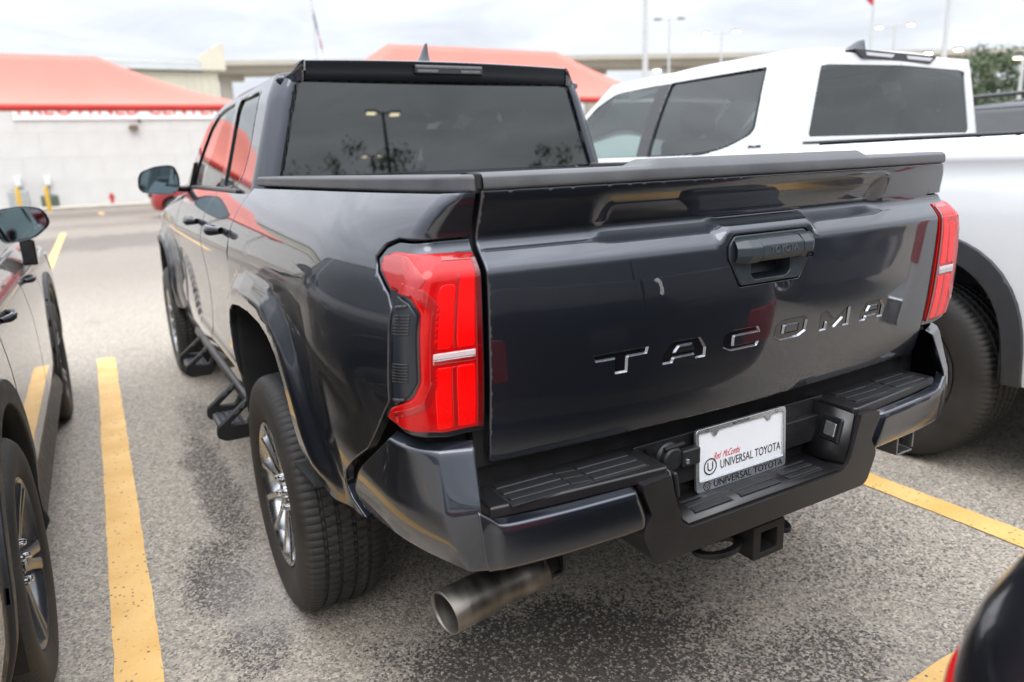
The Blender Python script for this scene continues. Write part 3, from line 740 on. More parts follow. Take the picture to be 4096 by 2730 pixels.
# ---------------------------------------------------------------- hitch, exhaust, underside
HZ, HXc = .4375, .041
ho = rounded([(HXc - .056, HZ - .047), (HXc + .056, HZ - .047), (HXc + .056, HZ + .047), (HXc - .056, HZ + .047)], .006)
hi_ = rounded([(HXc - .030, HZ - .031), (HXc + .029, HZ - .031), (HXc + .029, HZ + .026), (HXc - .030, HZ + .026)], .005)
HT = panel('hitch_receiver', ho, lambda x, z: (x, .030 + 0 * x, z), M_FRAME, TR, holes=[hi_], step=.04, e=.003, depth=.05, out=(0, -1, 0), he=.003, hdepth=.22)
box('receiver_tube', HXc - .040, HXc + .040, .08, .55, HZ - .040, HZ + .040, M_FRAME, HT)
box('hitch_crossbar', -.52, .52, .26, .34, .46, .53, M_FRAME, HT, bevel=.01)
box('hitch_gusset', HXc - .05, HXc + .05, .034, .30, HZ + .040, .53, M_FRAME, HT)
for x0, w in ((-.085, .075), (.125, .03)):
    lo_ = [(x0 + w * math.cos(t), .085 + .048 * math.sin(t)) for t in np.linspace(0, 2 * math.pi, 28)[:-1]]
    li_ = [(x0 + (w - .022) * math.cos(t), .082 + .024 * math.sin(t)) for t in np.linspace(0, 2 * math.pi, 28)[:-1]]
    panel('safety_chain_loop', lo_, lambda a, b: (a, b, HZ + .002 + 0 * a), M_FRAME, HT, holes=[li_] if w > .05 else [], step=.03, e=.003, depth=.010, out=(0, 0, 1))
box('warning_sticker', -.03, .03, -.008, .008, -.0005, .0005, mat('sticker_film', (.72, .70, .62), .5, var=.5, vscale=220.), HT, bevel=0, loc=(-.103, .128, HZ - .004), rot=(.5, 0, -.1))
# exhaust: flared stainless tip leaving to the side behind the wheel
ex = [(-.800, .178, .452), (-.795, .179, .4525), (-.745, .183, .457), (-.685, .187, .4615), (-.668, .188, .463), (-.60, .186, .468), (-.545, .184, .472)]
EP = tube('exhaust_pipe', ex, .05, M_STEEL, TR, n=40, cap=False, rs=[.0490, .0500, .0500, .0495, .0425, .0420, .0420], solid=.0025, ang=50)
tube('exhaust_inner', [(-.66, .188, .463), (-.70, .186, .4605)], .041, M_FRAME, EP, n=24)
tube('tail_pipe', [(-.55, .184, .464), (-.46, .22, .49), (-.42, .36, .56), (-.42, .70, .64), (-.42, 1.5, .58)], .032, M_FRAME, EP, n=14)
tube('exhaust_hanger', [(-.56, .188, .51), (-.56, .19, .58), (-.50, .22, .60)], .007, M_FRAME, EP, n=8)
for sx in (-1, 1):
    box('frame_rail', sx * .49 - .04, sx * .49 + .04, .22, 4.9, .50, .64, M_FRAME, TR, bevel=.006)
    # leaf spring
    V, F = join([box_vf(sx * .53 - .03, sx * .53 + .03, .45 + k * .09, 1.86 - k * .09, .46 - k * .012, .468 - k * .012) for k in range(4)])
    mesh('leaf_spring', V, F, M_FRAME, TR, bevel=.002)
tube('rear_axle', [(-.80, 1.155, .387), (.80, 1.155, .387)], .045, M_FRAME, TR, n=14)
lathe('differential', [(-.14, .03), (-.12, .08), (-.05, .13), (.05, .13), (.12, .08), (.14, .03)], M_FRAME, TR, n=24, axis='x', loc=(.05, 1.155, .387))
lathe('spare_tyre', [(-.10, .22), (-.12, .30), (-.08, .36), (.08, .36), (.12, .30), (.10, .22), (-.10, .22)], M_TYRE, TR, n=40, axis='z', loc=(.0, .62, .62))
box('fuel_tank', -.36, .36, 1.9, 3.1, .36, .60, M_FRAME, TR, bevel=.03, seg=3)
tube('drive_shaft', [(.05, 1.2, .40), (.05, 3.4, .52)], .04, M_FRAME, TR, n=12)
# ---------------------------------------------------------------- wheels
TYP = [(-.098, .226), (-.112, .236), (-.122, .252), (-.129, .282), (-.131, .312), (-.1285, .338), (-.1215, .358), (-.1125, .3700), (-.1035, .3775), (-.094, .3815)]
def tyre_vf(R_=.387, w=1., rim=.226, grooves=(-.064, -.022, .022, .064), n=400, low=.384):
    k = (R_ - rim) / (.387 - .226)
    half = [(t * w, rim + (r - .226) * k) for t, r in TYP]
    tread = []
    xs = [-.082]
    for g in grooves: xs += [g - .0065, g - .0045, g + .0045, g + .0065]
    xs += [.082]; xs = sorted(xs + [-.043, 0, .043])
    for x in xs:
        d = .0
        for g in grooves:
            if abs(x - g) < .005: d = .0085
        tread.append((x * w, R_ - .0005 - (x / .1) ** 2 * .0035 - d))
    prof = half + tread + [(-t, r) for t, r in half[::-1]]
    nh = len(half); nt_ = len(tread)
    def disp(i, j, t, r):
        d = 0
        if nh - 3 <= j < nh + nt_ + 3:
            a = abs(t) / w
            if a > .069: d = -.0045 if (i % 4) == 0 else 0
            elif a > .026: d = -.0052 if ((i + int(t * 700)) % 10) in (0, 5) else 0
            else: d = -.0052 if ((i - int(t * 900)) % 10) in (0, 4) else 0
        return d
    V, F = lathe_vf(prof, n, 'x', disp)
    V = [(x, y, max(z, -low)) for x, y, z in V]
    return V, F
def make_wheel(parent, loc, side, style='silver', R_=.387, zc=.384, w=1., rim=.226, rot0=.2):
    """side -1: outer face toward -x"""
    fl = lambda vf: ([(x if side < 0 else -x, y, z) for x, y, z in vf[0]], [q if side < 0 else q[::-1] for q in vf[1]])
    ma = M_ALLOY if style == 'silver' else M_ALLOYD
    k = rim / .226
    barrel = [(-.106, .222), (-.112, .232), (-.116, .2345), (-.1175, .230), (-.112, .221), (-.104, .214), (-.09, .206), (-.03, .198), (.09, .205), (.112, .232)]
    parts = [lathe_vf([(t * w, r * k) for t, r in barrel], 72)]
    nsp = 6 if style == 'silver' else 5
    hub_x = -.084 * w
    for q in range(nsp):
        a0 = rot0 + 2 * math.pi * q / nsp
        for s in (-1, 1):
            rows = []
            for r, off, hw, xo, th in ((.040, .012, .019, hub_x - .002, .05), (.085, .020, .015, hub_x - .012, .045), (.140, .036, .012, hub_x - .018, .04), (.200, .052, .012, hub_x - .028, .035), (.215, .056, .014, hub_x - .030, .03)):
                r *= k; off *= k; hw *= k
                if style != 'silver': off *= .45; hw *= 1.35
                sec = []
                for dx, dt in ((th, -hw), (0.004, -hw), (0, -hw * .6), (0, hw * .6), (.004, hw), (th, hw)):
                    t = s * off + dt
                    sec.append((xo + dx, r * math.cos(a0) - t * math.sin(a0), r * math.sin(a0) + t * math.cos(a0)))
                rows.append(sec)
            V = []; F = []; n = 6
            for r_ in rows: V += r_
            for i in range(len(rows) - 1):
                for j in range(n - 1): F.append((i * n + j, i * n + j + 1, (i + 1) * n + j + 1, (i + 1) * n + j))
            parts.append((V, F))
    parts.append(lathe_vf([(hub_x - .002, .001), (hub_x - .002, .030 * k), (hub_x + .002, .034 * k), (hub_x + .002, .078 * k), (hub_x + .01, .086 * k), (hub_x + .05, .086 * k)], 36))
    V, F = fixn(*join([fl(p) for p in parts]))
    wh = mesh('wheel', V, F, ma, parent, loc=(loc[0], loc[1], zc), ang=35)
    T = fl(tyre_vf(R_, w, rim, low=zc - .001))
    ty = mesh('tyre', *fixn(*T), [M_TYRE, M_TYRED], wh, ang=40)
    for pl_ in ty.data.polygons:
        c_ = pl_.center
        if abs(c_[0]) > .096 * w and math.hypot(c_[1], c_[2]) < R_ - .012: pl_.material_index = 1
    V, F = fl(lathe_vf([(hub_x - .016, .001), (hub_x - .016, .022 * k), (hub_x - .012, .028 * k), (hub_x - .001, .030 * k)], 28))
    mesh('hub_cap', *fixn(V, F), M_GLOSSB if style != 'silver' else M_ALLOY, wh)
    for q in range(6 if style == 'silver' else 5):
        a = rot0 + .3 + 2 * math.pi * q / (6 if style == 'silver' else 5)
        V, F = lathe_vf([(hub_x - .026, .001), (hub_x - .025, .006), (hub_x - .020, .010), (hub_x - .004, .0115), (hub_x + .002, .0115)], 12)
        V = [(x, y + .057 * k * math.cos(a), z + .057 * k * math.sin(a)) for x, y, z in V]
        mesh('lug_nut', *fixn(*fl((V, F))), M_CHROME, wh)
    V, F = fl(lathe_vf([(-.02, .001), (-.02, .155 * k), (.0, .157 * k), (.0, .001)], 40))
    mesh('brake_disc', *fixn(V, F), M_GALV, wh)
    return wh
WX = .836
for y in (1.155, 4.505):
    make_wheel(TR, (-WX, y), -1, rot0=.35 if y < 2 else .1)
    make_wheel(TR, (WX, y), 1)

# ---------------------------------------------------------------- cab sides: doors and front fender share one surface
FAR = [(4.10, .50), (4.075, .62), (4.065, .74), (4.085, .83), (4.14, .90), (4.24, .945), (4.40, .965), (4.56, .962), (4.72, .94), (4.84, .895), (4.91, .82), (4.95, .72), (4.965, .62)]
_FA = np.array(resample(FAR, .03)); _FA = _FA[[i for i in range(len(_FA)) if not (_FA[i][1] < .61 and 4.12 < _FA[i][0] < 4.955)]]
door_w = tab([.44, .52, .60, .70, .80, .90, 1.00, 1.10, 1.17, 1.23, 1.28, 1.315, 1.35], [.872, .895, .915, .925, .918, .916, .922, .929, .914, .890, .857, .827, .79])
def cab_w(y, z):
    w = door_w(z) - .10 * sst(4.3, 5.5, y) ** 2 - .02 * sst(3.6, 5.2, y) * sst(.9, 1.2, z)
    # sculpted line rising from the sill behind the front wheel
    y = np.asarray(y, float); z = np.asarray(z, float)
    ln = .70 + .30 * sst(2.75, 3.35, y)
    w = w + .014 * sst(.0, .035, ln - z) * sst(3.5, 3.2, y) * sst(.48, .56, z)
    d = arch_d(y, z, _FA)
    w = w + .036 * (1 - sst(.02, .125, d)) * sst(3.70, 3.98, y)
    return w
CS = lambda y, z: (-cab_w(y, z), y, z)
rear_door = [(1.7055, .545), (2.4285, .545), (2.4285, 1.318), (1.7055, 1.318)]
front_door = [(2.4345, .545), (3.475, .545), (3.495, .80), (3.47, 1.0), (3.46, 1.318), (2.4345, 1.318)]
fender = [(3.482, .545), (4.098, .545)] + FAR[1:] + [(5.10, .60), (5.20, .80), (5.24, .95), (5.16, 1.06), (4.6, 1.15), (3.9, 1.225), (3.467, 1.262), (3.477, 1.0), (3.502, .80)]
def gh_x(z): return .81 - .31 * (z - 1.31) - .10 * np.clip(np.asarray(z) - 1.66, 0, 1) ** 1.5 * 6
GR = .075
def cab_rear_y(z): return 1.700 + .075 * (np.asarray(z) - 1.34)
def gh_surf(u, z):      # greenhouse: side plane, rounded rear corner, rear face; u = distance forward of the rear corner, negative round the back
    u = np.asarray(u, float); z = np.asarray(z, float); u, z = np.broadcast_arrays(u, z)
    xs_ = gh_x(z); yr = cab_rear_y(z); la = GR * math.pi / 2
    a = np.clip(-u / la, 0, 1) * math.pi / 2
    tu = np.clip(u - 1.6, 0, None)
    x = np.where(u >= 0, xs_ - .035 * tu ** 1.6, np.where(u > -la, xs_ - GR + GR * np.cos(a), xs_ - GR + (u + la)))
    bow = -.012 * (1 - (np.clip(x, 0, 9) / .75) ** 2)
    y = np.where(u >= 0, yr + GR + u, np.where(u > -la, yr + GR - GR * np.sin(a), yr + bow - (-.012 * (1 - (np.clip(xs_ - GR, 0, 9) / .75) ** 2))))
    return -x, y, z
uy = lambda y: y - 1.70 - .028 - GR + .012            # side y -> u (about)
ux = lambda x, z: -(GR * math.pi / 2) - (float(gh_x(z)) - GR - x)   # rear |x| -> u
ZT = 1.742
gh_out = [(ux(0, 1.30), 1.30), (uy(3.99), 1.30), (uy(3.80), 1.405), (uy(3.55), 1.545), (uy(3.36), 1.635), (uy(3.15), 1.700), (uy(2.9), 1.728), (uy(2.4), 1.740), (uy(1.80), 1.744), (ux(.55, 1.75), 1.75), (ux(0, 1.75), 1.75), (ux(0, 1.722), 1.722), (ux(.592, 1.720), 1.7205), (ux(.606, 1.706), 1.706), (ux(.712, 1.36), 1.362), (ux(.706, 1.348), 1.348), (ux(0, 1.348), 1.348)]
rwin = rounded([(uy(1.955), 1.705), (uy(2.405), 1.708), (uy(2.425), 1.60), (uy(2.430), 1.330), (uy(2.26), 1.332), (uy(2.10), 1.348), (uy(2.00), 1.385), (uy(1.955), 1.47)], [.02, .01, 0, .01, .04, .03, .03, .05], 3)
fwin = rounded([(uy(2.525), 1.330), (uy(2.505), 1.60), (uy(2.515), 1.706), (uy(2.80), 1.703), (uy(3.02), 1.684), (uy(3.20), 1.625), (uy(3.36), 1.525), (uy(3.475), 1.440), (uy(3.52), 1.330)], [.01, 0, .01, .05, .05, .05, .05, .01, .01], 3)
bwin = [(ux(0, 1.715), 1.716), (ux(.607, 1.712), 1.7125), (ux(.716, 1.348), 1.348), (ux(0, 1.348), 1.348)]
bwin = rounded([bwin[1], bwin[2], (ux(.004, 1.348), 1.348), (ux(.004, 1.715), 1.716)], [.02, .02, 0, 0], 3)
for mir in (False, True):
    sx = 1 if mir else -1
    rd = panel('rear_door', rear_door, CS, M_GREY, TR, step=.03, e=.0045, depth=.02, mirror=mir)
    fd = panel('front_door', front_door, CS, M_GREY, TR, step=.03, e=.0045, depth=.02, mirror=mir)
    fn = panel('front_fender', fender, CS, M_GREY, TR, step=.03, e=.0045, depth=.02, mirror=mir)
    panel('rocker_panel', [(1.60, .44), (4.05, .44), (4.07, .537), (1.60, .537)], lambda y, z: (-(.90 - .6 * np.clip(.50 - z, 0, 1) ** 1.2 + 0 * y), y, z), M_GREY, TR, step=.06, mirror=mir)
    cf = panel('cab_frame', gh_out, gh_surf, M_GREY, TR, holes=[rwin, fwin], step=.032, e=.004, depth=.016, mirror=mir, out=(-1, -.3, 0), hdepth=.012, dense=[(-.19, .0, 1.31, 1.74, .016, .03)])
    wp = lambda nm, o, m_, par: panel(nm, o, off_surf(gh_surf, -.007, (-1, -.3, .2)), m_, par, step=.05, e=.0005, depth=.002, mirror=mir, out=(-1, -.3, 0))
    wp('side_window', sc(rwin, 1.01), M_PRIV, rd); wp('side_window', sc(fwin, 1.01), M_PRIVL, fd)
    def strip(nm, o, w_, m_, par, offd):     # a rubber/black frame following a window outline
        P_ = np.array(o); c = P_.mean(0)
        inn = [tuple(p - (p - c) / np.linalg.norm(p - c) * w_) for p in P_]; outt = [tuple(p + (p - c) / np.linalg.norm(p - c) * .006) for p in P_]
        panel(nm, outt, off_surf(gh_surf, offd, (-1, -.3, .2)), m_, par, holes=[inn], step=.08, e=.002, depth=.006, mirror=mir, out=(-1, -.3, 0), bstep=.04)
    strip('window_seal', rwin, .010, M_GLOSSB, rd, .0015); strip('window_seal', fwin, .010, M_GLOSSB, fd, .0015)
    # dark pillar between the windows
    panel('pillar_trim', [(uy(2.432), 1.318), (uy(2.528), 1.318), (uy(2.512), 1.712), (uy(2.410), 1.712)], off_surf(gh_surf, .0012, (-1, -.3, .2)), M_GLOSSB, cf, step=.05, e=.001, depth=.003, mirror=mir, out=(-1, -.3, 0))
    # belt moulding
    panel('belt_moulding', [(1.98, 1.3165), (3.46, 1.3165), (3.46, 1.331), (1.98, 1.331)], lambda y, z: (-(.824 + 0 * y), y, z), M_PADR, cf, step=.08, e=.004, depth=.02, mirror=mir)
    # handles
    for y0, par in ((1.80, rd), (2.50, fd)):
        rows = []
        for k in range(9):
            t = k / 8; y = y0 + .19 * t; r = .021 * (math.sin(math.pi * (.12 + .76 * t)) ** .5); xo = .925 + .036 * math.sin(math.pi * t) ** .6
            rows.append([(sx * (xo + r * .75 * math.cos(a)), y, 1.186 + r * math.sin(a)) for a in np.linspace(0, 2 * math.pi, 13)])
        grid_mesh('door_handle', rows, M_DKGREY, par)
    # wheel well and flare trim at the front
    rows = [[(sx * x, 4.515 + (y - 4.515) * g, z) for y, z in FAR] for x, g in ((.94, 1.), (.90, 1.), (.62, .99), (.60, .6))]
    grid_mesh('front_wheel_well', rows, M_WELL, TR, solid=.004)
    ft = [(y, z) for y, z in FAR]
    ro_ = [(4.515 + (y - 4.515) * 1.012, .50 + (z - .5) * 1.012) for y, z in ft]
    rows = [[(sx * (float(cab_w(y, z)) + .006), y, z) for y, z in ft], [(sx * (float(cab_w(*q)) + .010), *q) for q in [(4.515 + (y - 4.515) * 1.04, .5 + (z - .5) * 1.04) for y, z in ft]], [(sx * (float(cab_w(*q)) + .001), *q) for q in [(4.515 + (y - 4.515) * 1.075, .5 + (z - .5) * 1.07) for y, z in ft]]]
    grid_mesh('flare_trim', rows, M_PLAST, fn, solid=.004)
    # door mirror
    mo = [(-.882, 1.385), (-.886, 1.325), (-.905, 1.298), (-.94, 1.289), (-1.03, 1.296), (-1.078, 1.306), (-1.096, 1.332), (-1.090, 1.385), (-1.072, 1.418), (-1.0, 1.444), (-.93, 1.450), (-.90, 1.441)]
    mo = rounded(mo, .02, 3); c = np.mean(mo, 0)
    rows = []
    for y, k in ((3.395, .90), (3.388, .97), (3.392, 1.0), (3.43, 1.0), (3.49, .88), (3.53, .55), (3.54, .1)):
        rows.append([(-sx * (c[0] + (a - c[0]) * k), y, c[1] + (b - c[1]) * k) for a, b in mo + mo[:1]])
    mr_ = grid_mesh('door_mirror', rows, M_GLOSSB, TR)
    prism('mirror_glass', [(-sx * (c[0] + (a - c[0]) * .905), c[1] + (b - c[1]) * .905) for a, b in mo], FY, 3.397, 3.402, M_MIRG, mr_, bevel=.001)
    tube('mirror_arm', [(sx * .89, 3.44, 1.318), (sx * .85, 3.47, 1.315), (sx * .81, 3.50, 1.318)], .018, M_GLOSSB, mr_, n=10)
    prism('mirror_sail', [(3.475, 1.31), (3.62, 1.31), (3.48, 1.46), (3.455, 1.46)], lambda a, b, t: (sx * (t - .31 * (b - 1.31)), a, b), .812, .835, M_GLOSSB, mr_, bevel=.004)
    # side steps on a tube
    st = tube('side_step', [(sx * .86, 3.32, .50), (sx * .905, 3.27, .535), (sx * .912, 3.2, .54), (sx * .912, 1.70, .54), (sx * .90, 1.63, .53), (sx * .86, 1.60, .50)], .024, M_BUMP, TR, n=16)
    for y0 in (1.68, 2.72):
        V, F = join([box_vf(*sorted((sx * .935, sx * 1.035)), y0 + .03, y0 + .24, .425, .452)])
        mesh('step_tread', V, F, M_PADR, st, bevel=.008, seg=3)
        for q in range(4): tube('tread_rib', [(sx * (.950 + q * .022), y0 + .04, .4535), (sx * (.950 + q * .022), y0 + .23, .4535)], .004, M_PAD, st, n=6)
        for ye in (y0, y0 + .27):
            s_ = 1 if ye == y0 else -1
            po = [(.905, .56), (.93, .555), (1.045, .462), (1.050, .425), (1.02, .405), (.93, .405), (.895, .50)]
            pi_ = [(.918, .530), (.935, .525), (1.005, .466), (.938, .462), (.915, .50)]
            panel('step_bracket', rounded(po, .01, 3), lambda a, b, ye=ye: (sx * a, ye + 0 * a, b), M_FRAME, st, holes=[rounded(pi_, .006, 2)], step=.05, e=.004, depth=.024, out=(0, -1, 0))
    # front lamp corner
    hl = panel('headlamp', rounded([(4.86, 1.02), (5.20, .96), (5.15, 1.065), (4.80, 1.118)], .015), off_surf(CS, .004, (-1, 0, 0)), M_WLAMP, TR, step=.04, e=.006, depth=.02, mirror=mir)
# roof
def roof_z(x, y):
    x = np.asarray(x, float); y = np.asarray(y, float)
    return 1.806 - .060 * (np.abs(x) / .70) ** 3.2 - .012 * sst(2.4, 1.72, y) - .085 * sst(2.3, 3.4, y) ** 1.7 - .012 * (x / .7) ** 2
panel('roof', [(-.672, 1.745), (-.672, 2.7), (-.655, 3.15), (-.62, 3.33), (.62, 3.33), (.655, 3.15), (.672, 2.7), (.672, 1.745)], lambda x, y: (x, y, roof_z(x, y)), M_GREY, TR, step=.05, e=.012, depth=.012, out=(0, 0, 1))
# rear roof edge: slim dark spoiler band above the glass, its ends falling onto the pillars
def sp_top(ax): return 1.7945 - .0075 * (min(ax, .58) / .58) ** 2 - .74 * max(0., ax - .58)
def spsec(x):
    ax = abs(x); zt_ = sp_top(ax); q = max(0., ax - .575); y0 = 1.684 + .022 * (ax / .65) ** 2 + .14 * q; zb_ = 1.7165 - .17 * q; h = zt_ - zb_
    return [(1.86, zt_ + .002 - .2 * q), (1.76, zt_ + .004 - .1 * q), (y0 + .03, zt_ + .003), (y0 + .004, zt_), (y0, zt_ - .004), (y0 + .001, zt_ - .011), (y0 + .006, zt_ - .022), (y0 + .009, zt_ - h * .6), (y0 + .011, zb_ + .006), (y0 + .02, zb_)]
M_SPO = mat('dark_gloss_spoiler', (.006, .007, .010), .5, var=.1, vscale=40.)
rs_ = grid_mesh('roof_spoiler', sweep_x(list(np.linspace(-.572, .572, 33)), lambda x: spsec(x)[4:]), M_SPO, TR, ang=60)
grid_mesh('roof_rear_edge', sweep_x(list(np.linspace(-.5735, .5735, 33)), lambda x: spsec(x)[:5]), M_GREY, rs_, ang=60)
for s in (-1, 1):
    rows = []
    for x, y0, zt_, zb_ in ((.5745, 1.7015, 1.787, 1.7165), (.584, 1.704, 1.783, 1.7155), (.598, 1.710, 1.770, 1.714), (.612, 1.718, 1.751, 1.712), (.630, 1.733, 1.735, 1.710), (.648, 1.752, 1.726, 1.708)):
        rows.append([(s * (x - .06), y0 + .16, zt_ + .010), (s * (x - .02), y0 + .06, zt_ + .006), (s * x, y0, zt_), (s * (x + .001), y0 + .002, zt_ - .005), (s * (x + .004), y0 + .006, (zt_ + zb_) / 2), (s * (x + .006), y0 + .010, zb_)])
    grid_mesh('spoiler_end', rows, M_GREY, rs_, ang=50)
M_SMOKE = mat('smoked_lamp_lens', (.10, .10, .105), .15, coat=1., var=.35, vscale=160.)
box('brake_light_housing', -.150, .150, 1.680, 1.73, 1.745, 1.779, M_GLOSSB, rs_, bevel=.004, seg=2)
box('brake_light_lens', -.146, .146, 1.6775, 1.684, 1.766, 1.776, M_SMOKE, rs_, bevel=.002)
for xc in (-.095, .095): box('cargo_lamp', xc - .045, xc + .045, 1.679, 1.687, 1.749, 1.762, M_SMOKE, rs_, bevel=.003)
# shark fin
fr = []
for z, l0, l1, w_ in ((1.800, 1.86, 2.05, .036), (1.812, 1.868, 2.02, .028), (1.835, 1.878, 1.985, .017), (1.860, 1.884, 1.955, .010), (1.882, 1.887, 1.930, .006), (1.893, 1.888, 1.912, .003)):
    m_ = (l0 + l1) / 2; fr.append([((l1 - l0) * 0 + w_ * math.sin(a) * (1 - .35 * math.cos(a)), m_ - (l1 - l0) / 2 * math.cos(a), z) for a in np.linspace(0, 2 * math.pi, 17)])
grid_mesh('shark_fin_antenna', fr, M_DKGREY, TR)
# rear window: one sheet with black border, rubber at the foot
bw_full = [(-.603, 1.722), (-.712, 1.346), (.712, 1.346), (.603, 1.722)]
gy = lambda x, z: cab_rear_y(z) + .013 - .010 * (1 - (np.asarray(x) / .75) ** 2)
RW = panel('rear_window', rounded(bw_full, .02, 4), lambda x, z: (x, gy(x, z), z), M_PRIV, TR, step=.06, e=.0006, depth=.002, out=(0, -1, 0))
panel('window_border', rounded(sc(bw_full, .998), .02, 4), lambda x, z: (x, gy(x, z) - .0022, z), M_GLOSSB, RW, holes=[rounded([(-.594, 1.7125), (-.694, 1.372), (.694, 1.372), (.594, 1.7125)], .02, 4)], step=.08, e=.001, depth=.004, out=(0, -1, 0))
box('window_foot_seal', -.70, .70, 1.675, 1.70, 1.343, 1.362, M_RUB, RW, bevel=.006, seg=3)
# windscreen, hood, front end, cabin interior
panel('windscreen', rounded([(-.62, 3.33), (.62, 3.33), (.73, 3.98), (-.73, 3.98)], .04, 4), lambda x, y: (x, y, 1.715 - (y - 3.33) * .60 - .05 * (x / .7) ** 2), M_GLASS, TR, step=.08, e=.001, depth=.003, out=(0, .5, 1))
panel('hood', rounded([(-.79, 3.93), (.79, 3.93), (.80, 4.6), (.72, 5.16), (.4, 5.28), (-.4, 5.28), (-.72, 5.16), (-.80, 4.6)], .05, 4), lambda x, y: (x, y, 1.325 - .05 * (x / .8) ** 4 - .045 * (y - 3.93) - .13 * sst(4.7, 5.4, y) + .02 * sst(.55, .48, np.abs(x))), M_GREY, TR, step=.06, e=.012, depth=.04, out=(0, 0, 1))
for s in (-1, 1):
    grid_mesh('fender_top', [[(s * .79, 3.93, 1.29), (s * .80, 4.6, 1.235), (s * .72, 5.14, 1.08)], [(s * float(cab_w(3.9, 1.225)) - s * .002, 3.93, 1.225), (s * float(cab_w(4.6, 1.15)) - s * .002, 4.6, 1.15), (s * float(cab_w(5.14, 1.065)) - s * .002, 5.14, 1.062)]], M_GREY, TR, solid=.004)
prism('front_bumper', rounded([(-.86, 5.12), (-.7, 5.36), (-.3, 5.42), (.3, 5.42), (.7, 5.36), (.86, 5.12), (.8, 5.05), (-.8, 5.05)], .05), FZ, .46, .82, M_GREY, TR, bevel=.03, seg=3)
prism('grille', rounded([(-.60, 5.20), (-.45, 5.30), (.45, 5.30), (.60, 5.20)], .02), FZ, .80, 1.10, M_PLAST, TR, bevel=.01)
box('firewall', -.78, .78, 3.75, 3.80, .5, 1.28, M_INT, TR); box('cabin_floor', -.82, .82, 1.78, 3.8, .50, .56, M_INT, TR); box('cab_back_wall', -.74, .74, 1.735, 1.765, .52, 1.33, M_INT, TR)
box('dashboard', -.74, .74, 3.45, 3.85, 1.0, 1.25, M_INT, TR, bevel=.06, seg=3)
box('headliner', -.60, .60, 1.80, 3.25, 1.715, 1.73, M_INT, TR)
for x in (-.38, .38):
    s_ = box('seat', x - .26, x + .26, 2.65, 3.15, .70, .86, M_INT, TR, bevel=.06, seg=3)
    box('seat_back', x - .25, x + .25, 2.55, 2.68, .80, 1.38, M_INT, s_, bevel=.05, seg=3); box('headrest', x - .13, x + .13, 2.55, 2.64, 1.40, 1.58, M_INT, s_, bevel=.04, seg=3)
s_ = box('rear_seat', -.68, .68, 1.90, 2.25, .66, .84, M_INT, TR, bevel=.05, seg=3); box('rear_seat_back', -.68, .68, 1.80, 1.92, .75, 1.30, M_INT, s_, bevel=.05, seg=3)
tube('steering_wheel', [(-.38 + .18 * math.cos(t), 3.38 - .06 * math.sin(t), 1.12 + .17 * math.sin(t)) for t in np.linspace(0, 2 * math.pi, 24)], .014, M_INT, TR, n=8)
box('mud_flap', -.97, -.72, .60, .612, .40, .62, M_PLAST, TR, bevel=.004) if 0 else None
# ================================================================== other vehicles: shells with rounded plan corners
class Shell:
    def __init__(s, w, yr, yf, rc, rf, ref, bowr=.04, bowf=.06):
        s.w, s.yr, s.yf, s.rc, s.rf, s.bowr, s.bowf = w, yr, yf, rc, rf, bowr, bowf
        s.W0, s.YR0, s.YF0 = ref
        s.a = s.W0 - rc; s.lc = rc * math.pi / 2; s.b = (s.YF0 - rf) - (s.YR0 + rc); s.lf = rf * math.pi / 2; s.af = s.W0 - rf
        s.s1 = s.a; s.s2 = s.a + s.lc; s.s3 = s.s2 + s.b; s.s4 = s.s3 + s.lf; s.s5 = s.s4 + s.af
    def rear(s, x): return x / s.W0 * s.W0 if x <= s.a else s.a
    def side(s, y): return s.s2 + (y - (s.YR0 + s.rc))
    def front(s, x): return s.s4 + (s.af - x)
    def f(s, extra=None):
        def g(t, z):
            t = np.asarray(t, float); z = np.asarray(z, float); t, z = np.broadcast_arrays(t, z)
            w, yr, yf = s.w(z), s.yr(z), s.yf(z); rc, rf = s.rc, s.rf
            x0 = np.clip(t / s.a, 0, 1) * (w - rc); y0 = yr - s.bowr * np.cos(math.pi / 2 * np.clip(t / s.a, 0, 1)) ** 2
            a1 = np.clip((t - s.s1) / s.lc, 0, 1) * math.pi / 2; x1 = w - rc + rc * np.sin(a1); y1 = yr + rc - rc * np.cos(a1)
            k = np.clip((t - s.s2) / s.b, 0, 1); y2 = (yr + rc) + k * ((yf - rf) - (yr + rc)); x2 = w
            a3 = np.clip((t - s.s3) / s.lf, 0, 1) * math.pi / 2; x3 = w - rf + rf * np.cos(a3); y3 = yf - rf + rf * np.sin(a3)
            k4 = np.clip((t - s.s4) / s.af, 0, 1); x4 = (w - rf) * (1 - k4); y4 = yf + s.bowf * np.cos(math.pi / 2 * (1 - k4)) ** 2
            c = [t <= s.s1, t <= s.s2, t <= s.s3, t <= s.s4]
            x = np.select(c, [x0, x1, x2, x3], x4); y = np.select(c, [y0, y1, y2, y3], y4)
            if extra is not None: x = x + extra(y, z) * ((t > s.s2) & (t < s.s3))
            return -x, y, z
        return g

def sym(F_, s5=None):
    def g(u, z):
        u = np.asarray(u, float); t = np.abs(u) if s5 is None else s5 - np.abs(u); x, y, z2 = F_(t, z); return np.where(u < 0, x, -x), y, z2
    return g

def arch_pts(yc, r, zc, z0, n=26, sq=2.4):
    pts = []
    for k in range(n + 1):
        a = math.pi * k / n; c, s_ = math.cos(a), math.sin(a)
        q = (abs(c) ** sq + abs(s_) ** sq) ** (-1 / sq)
        pts.append((yc + r * c * q, max(z0, zc + r * s_ * q)))
    return [(yc + r, z0)] + pts + [(yc - r, z0)]      # front foot -> over the top -> rear foot

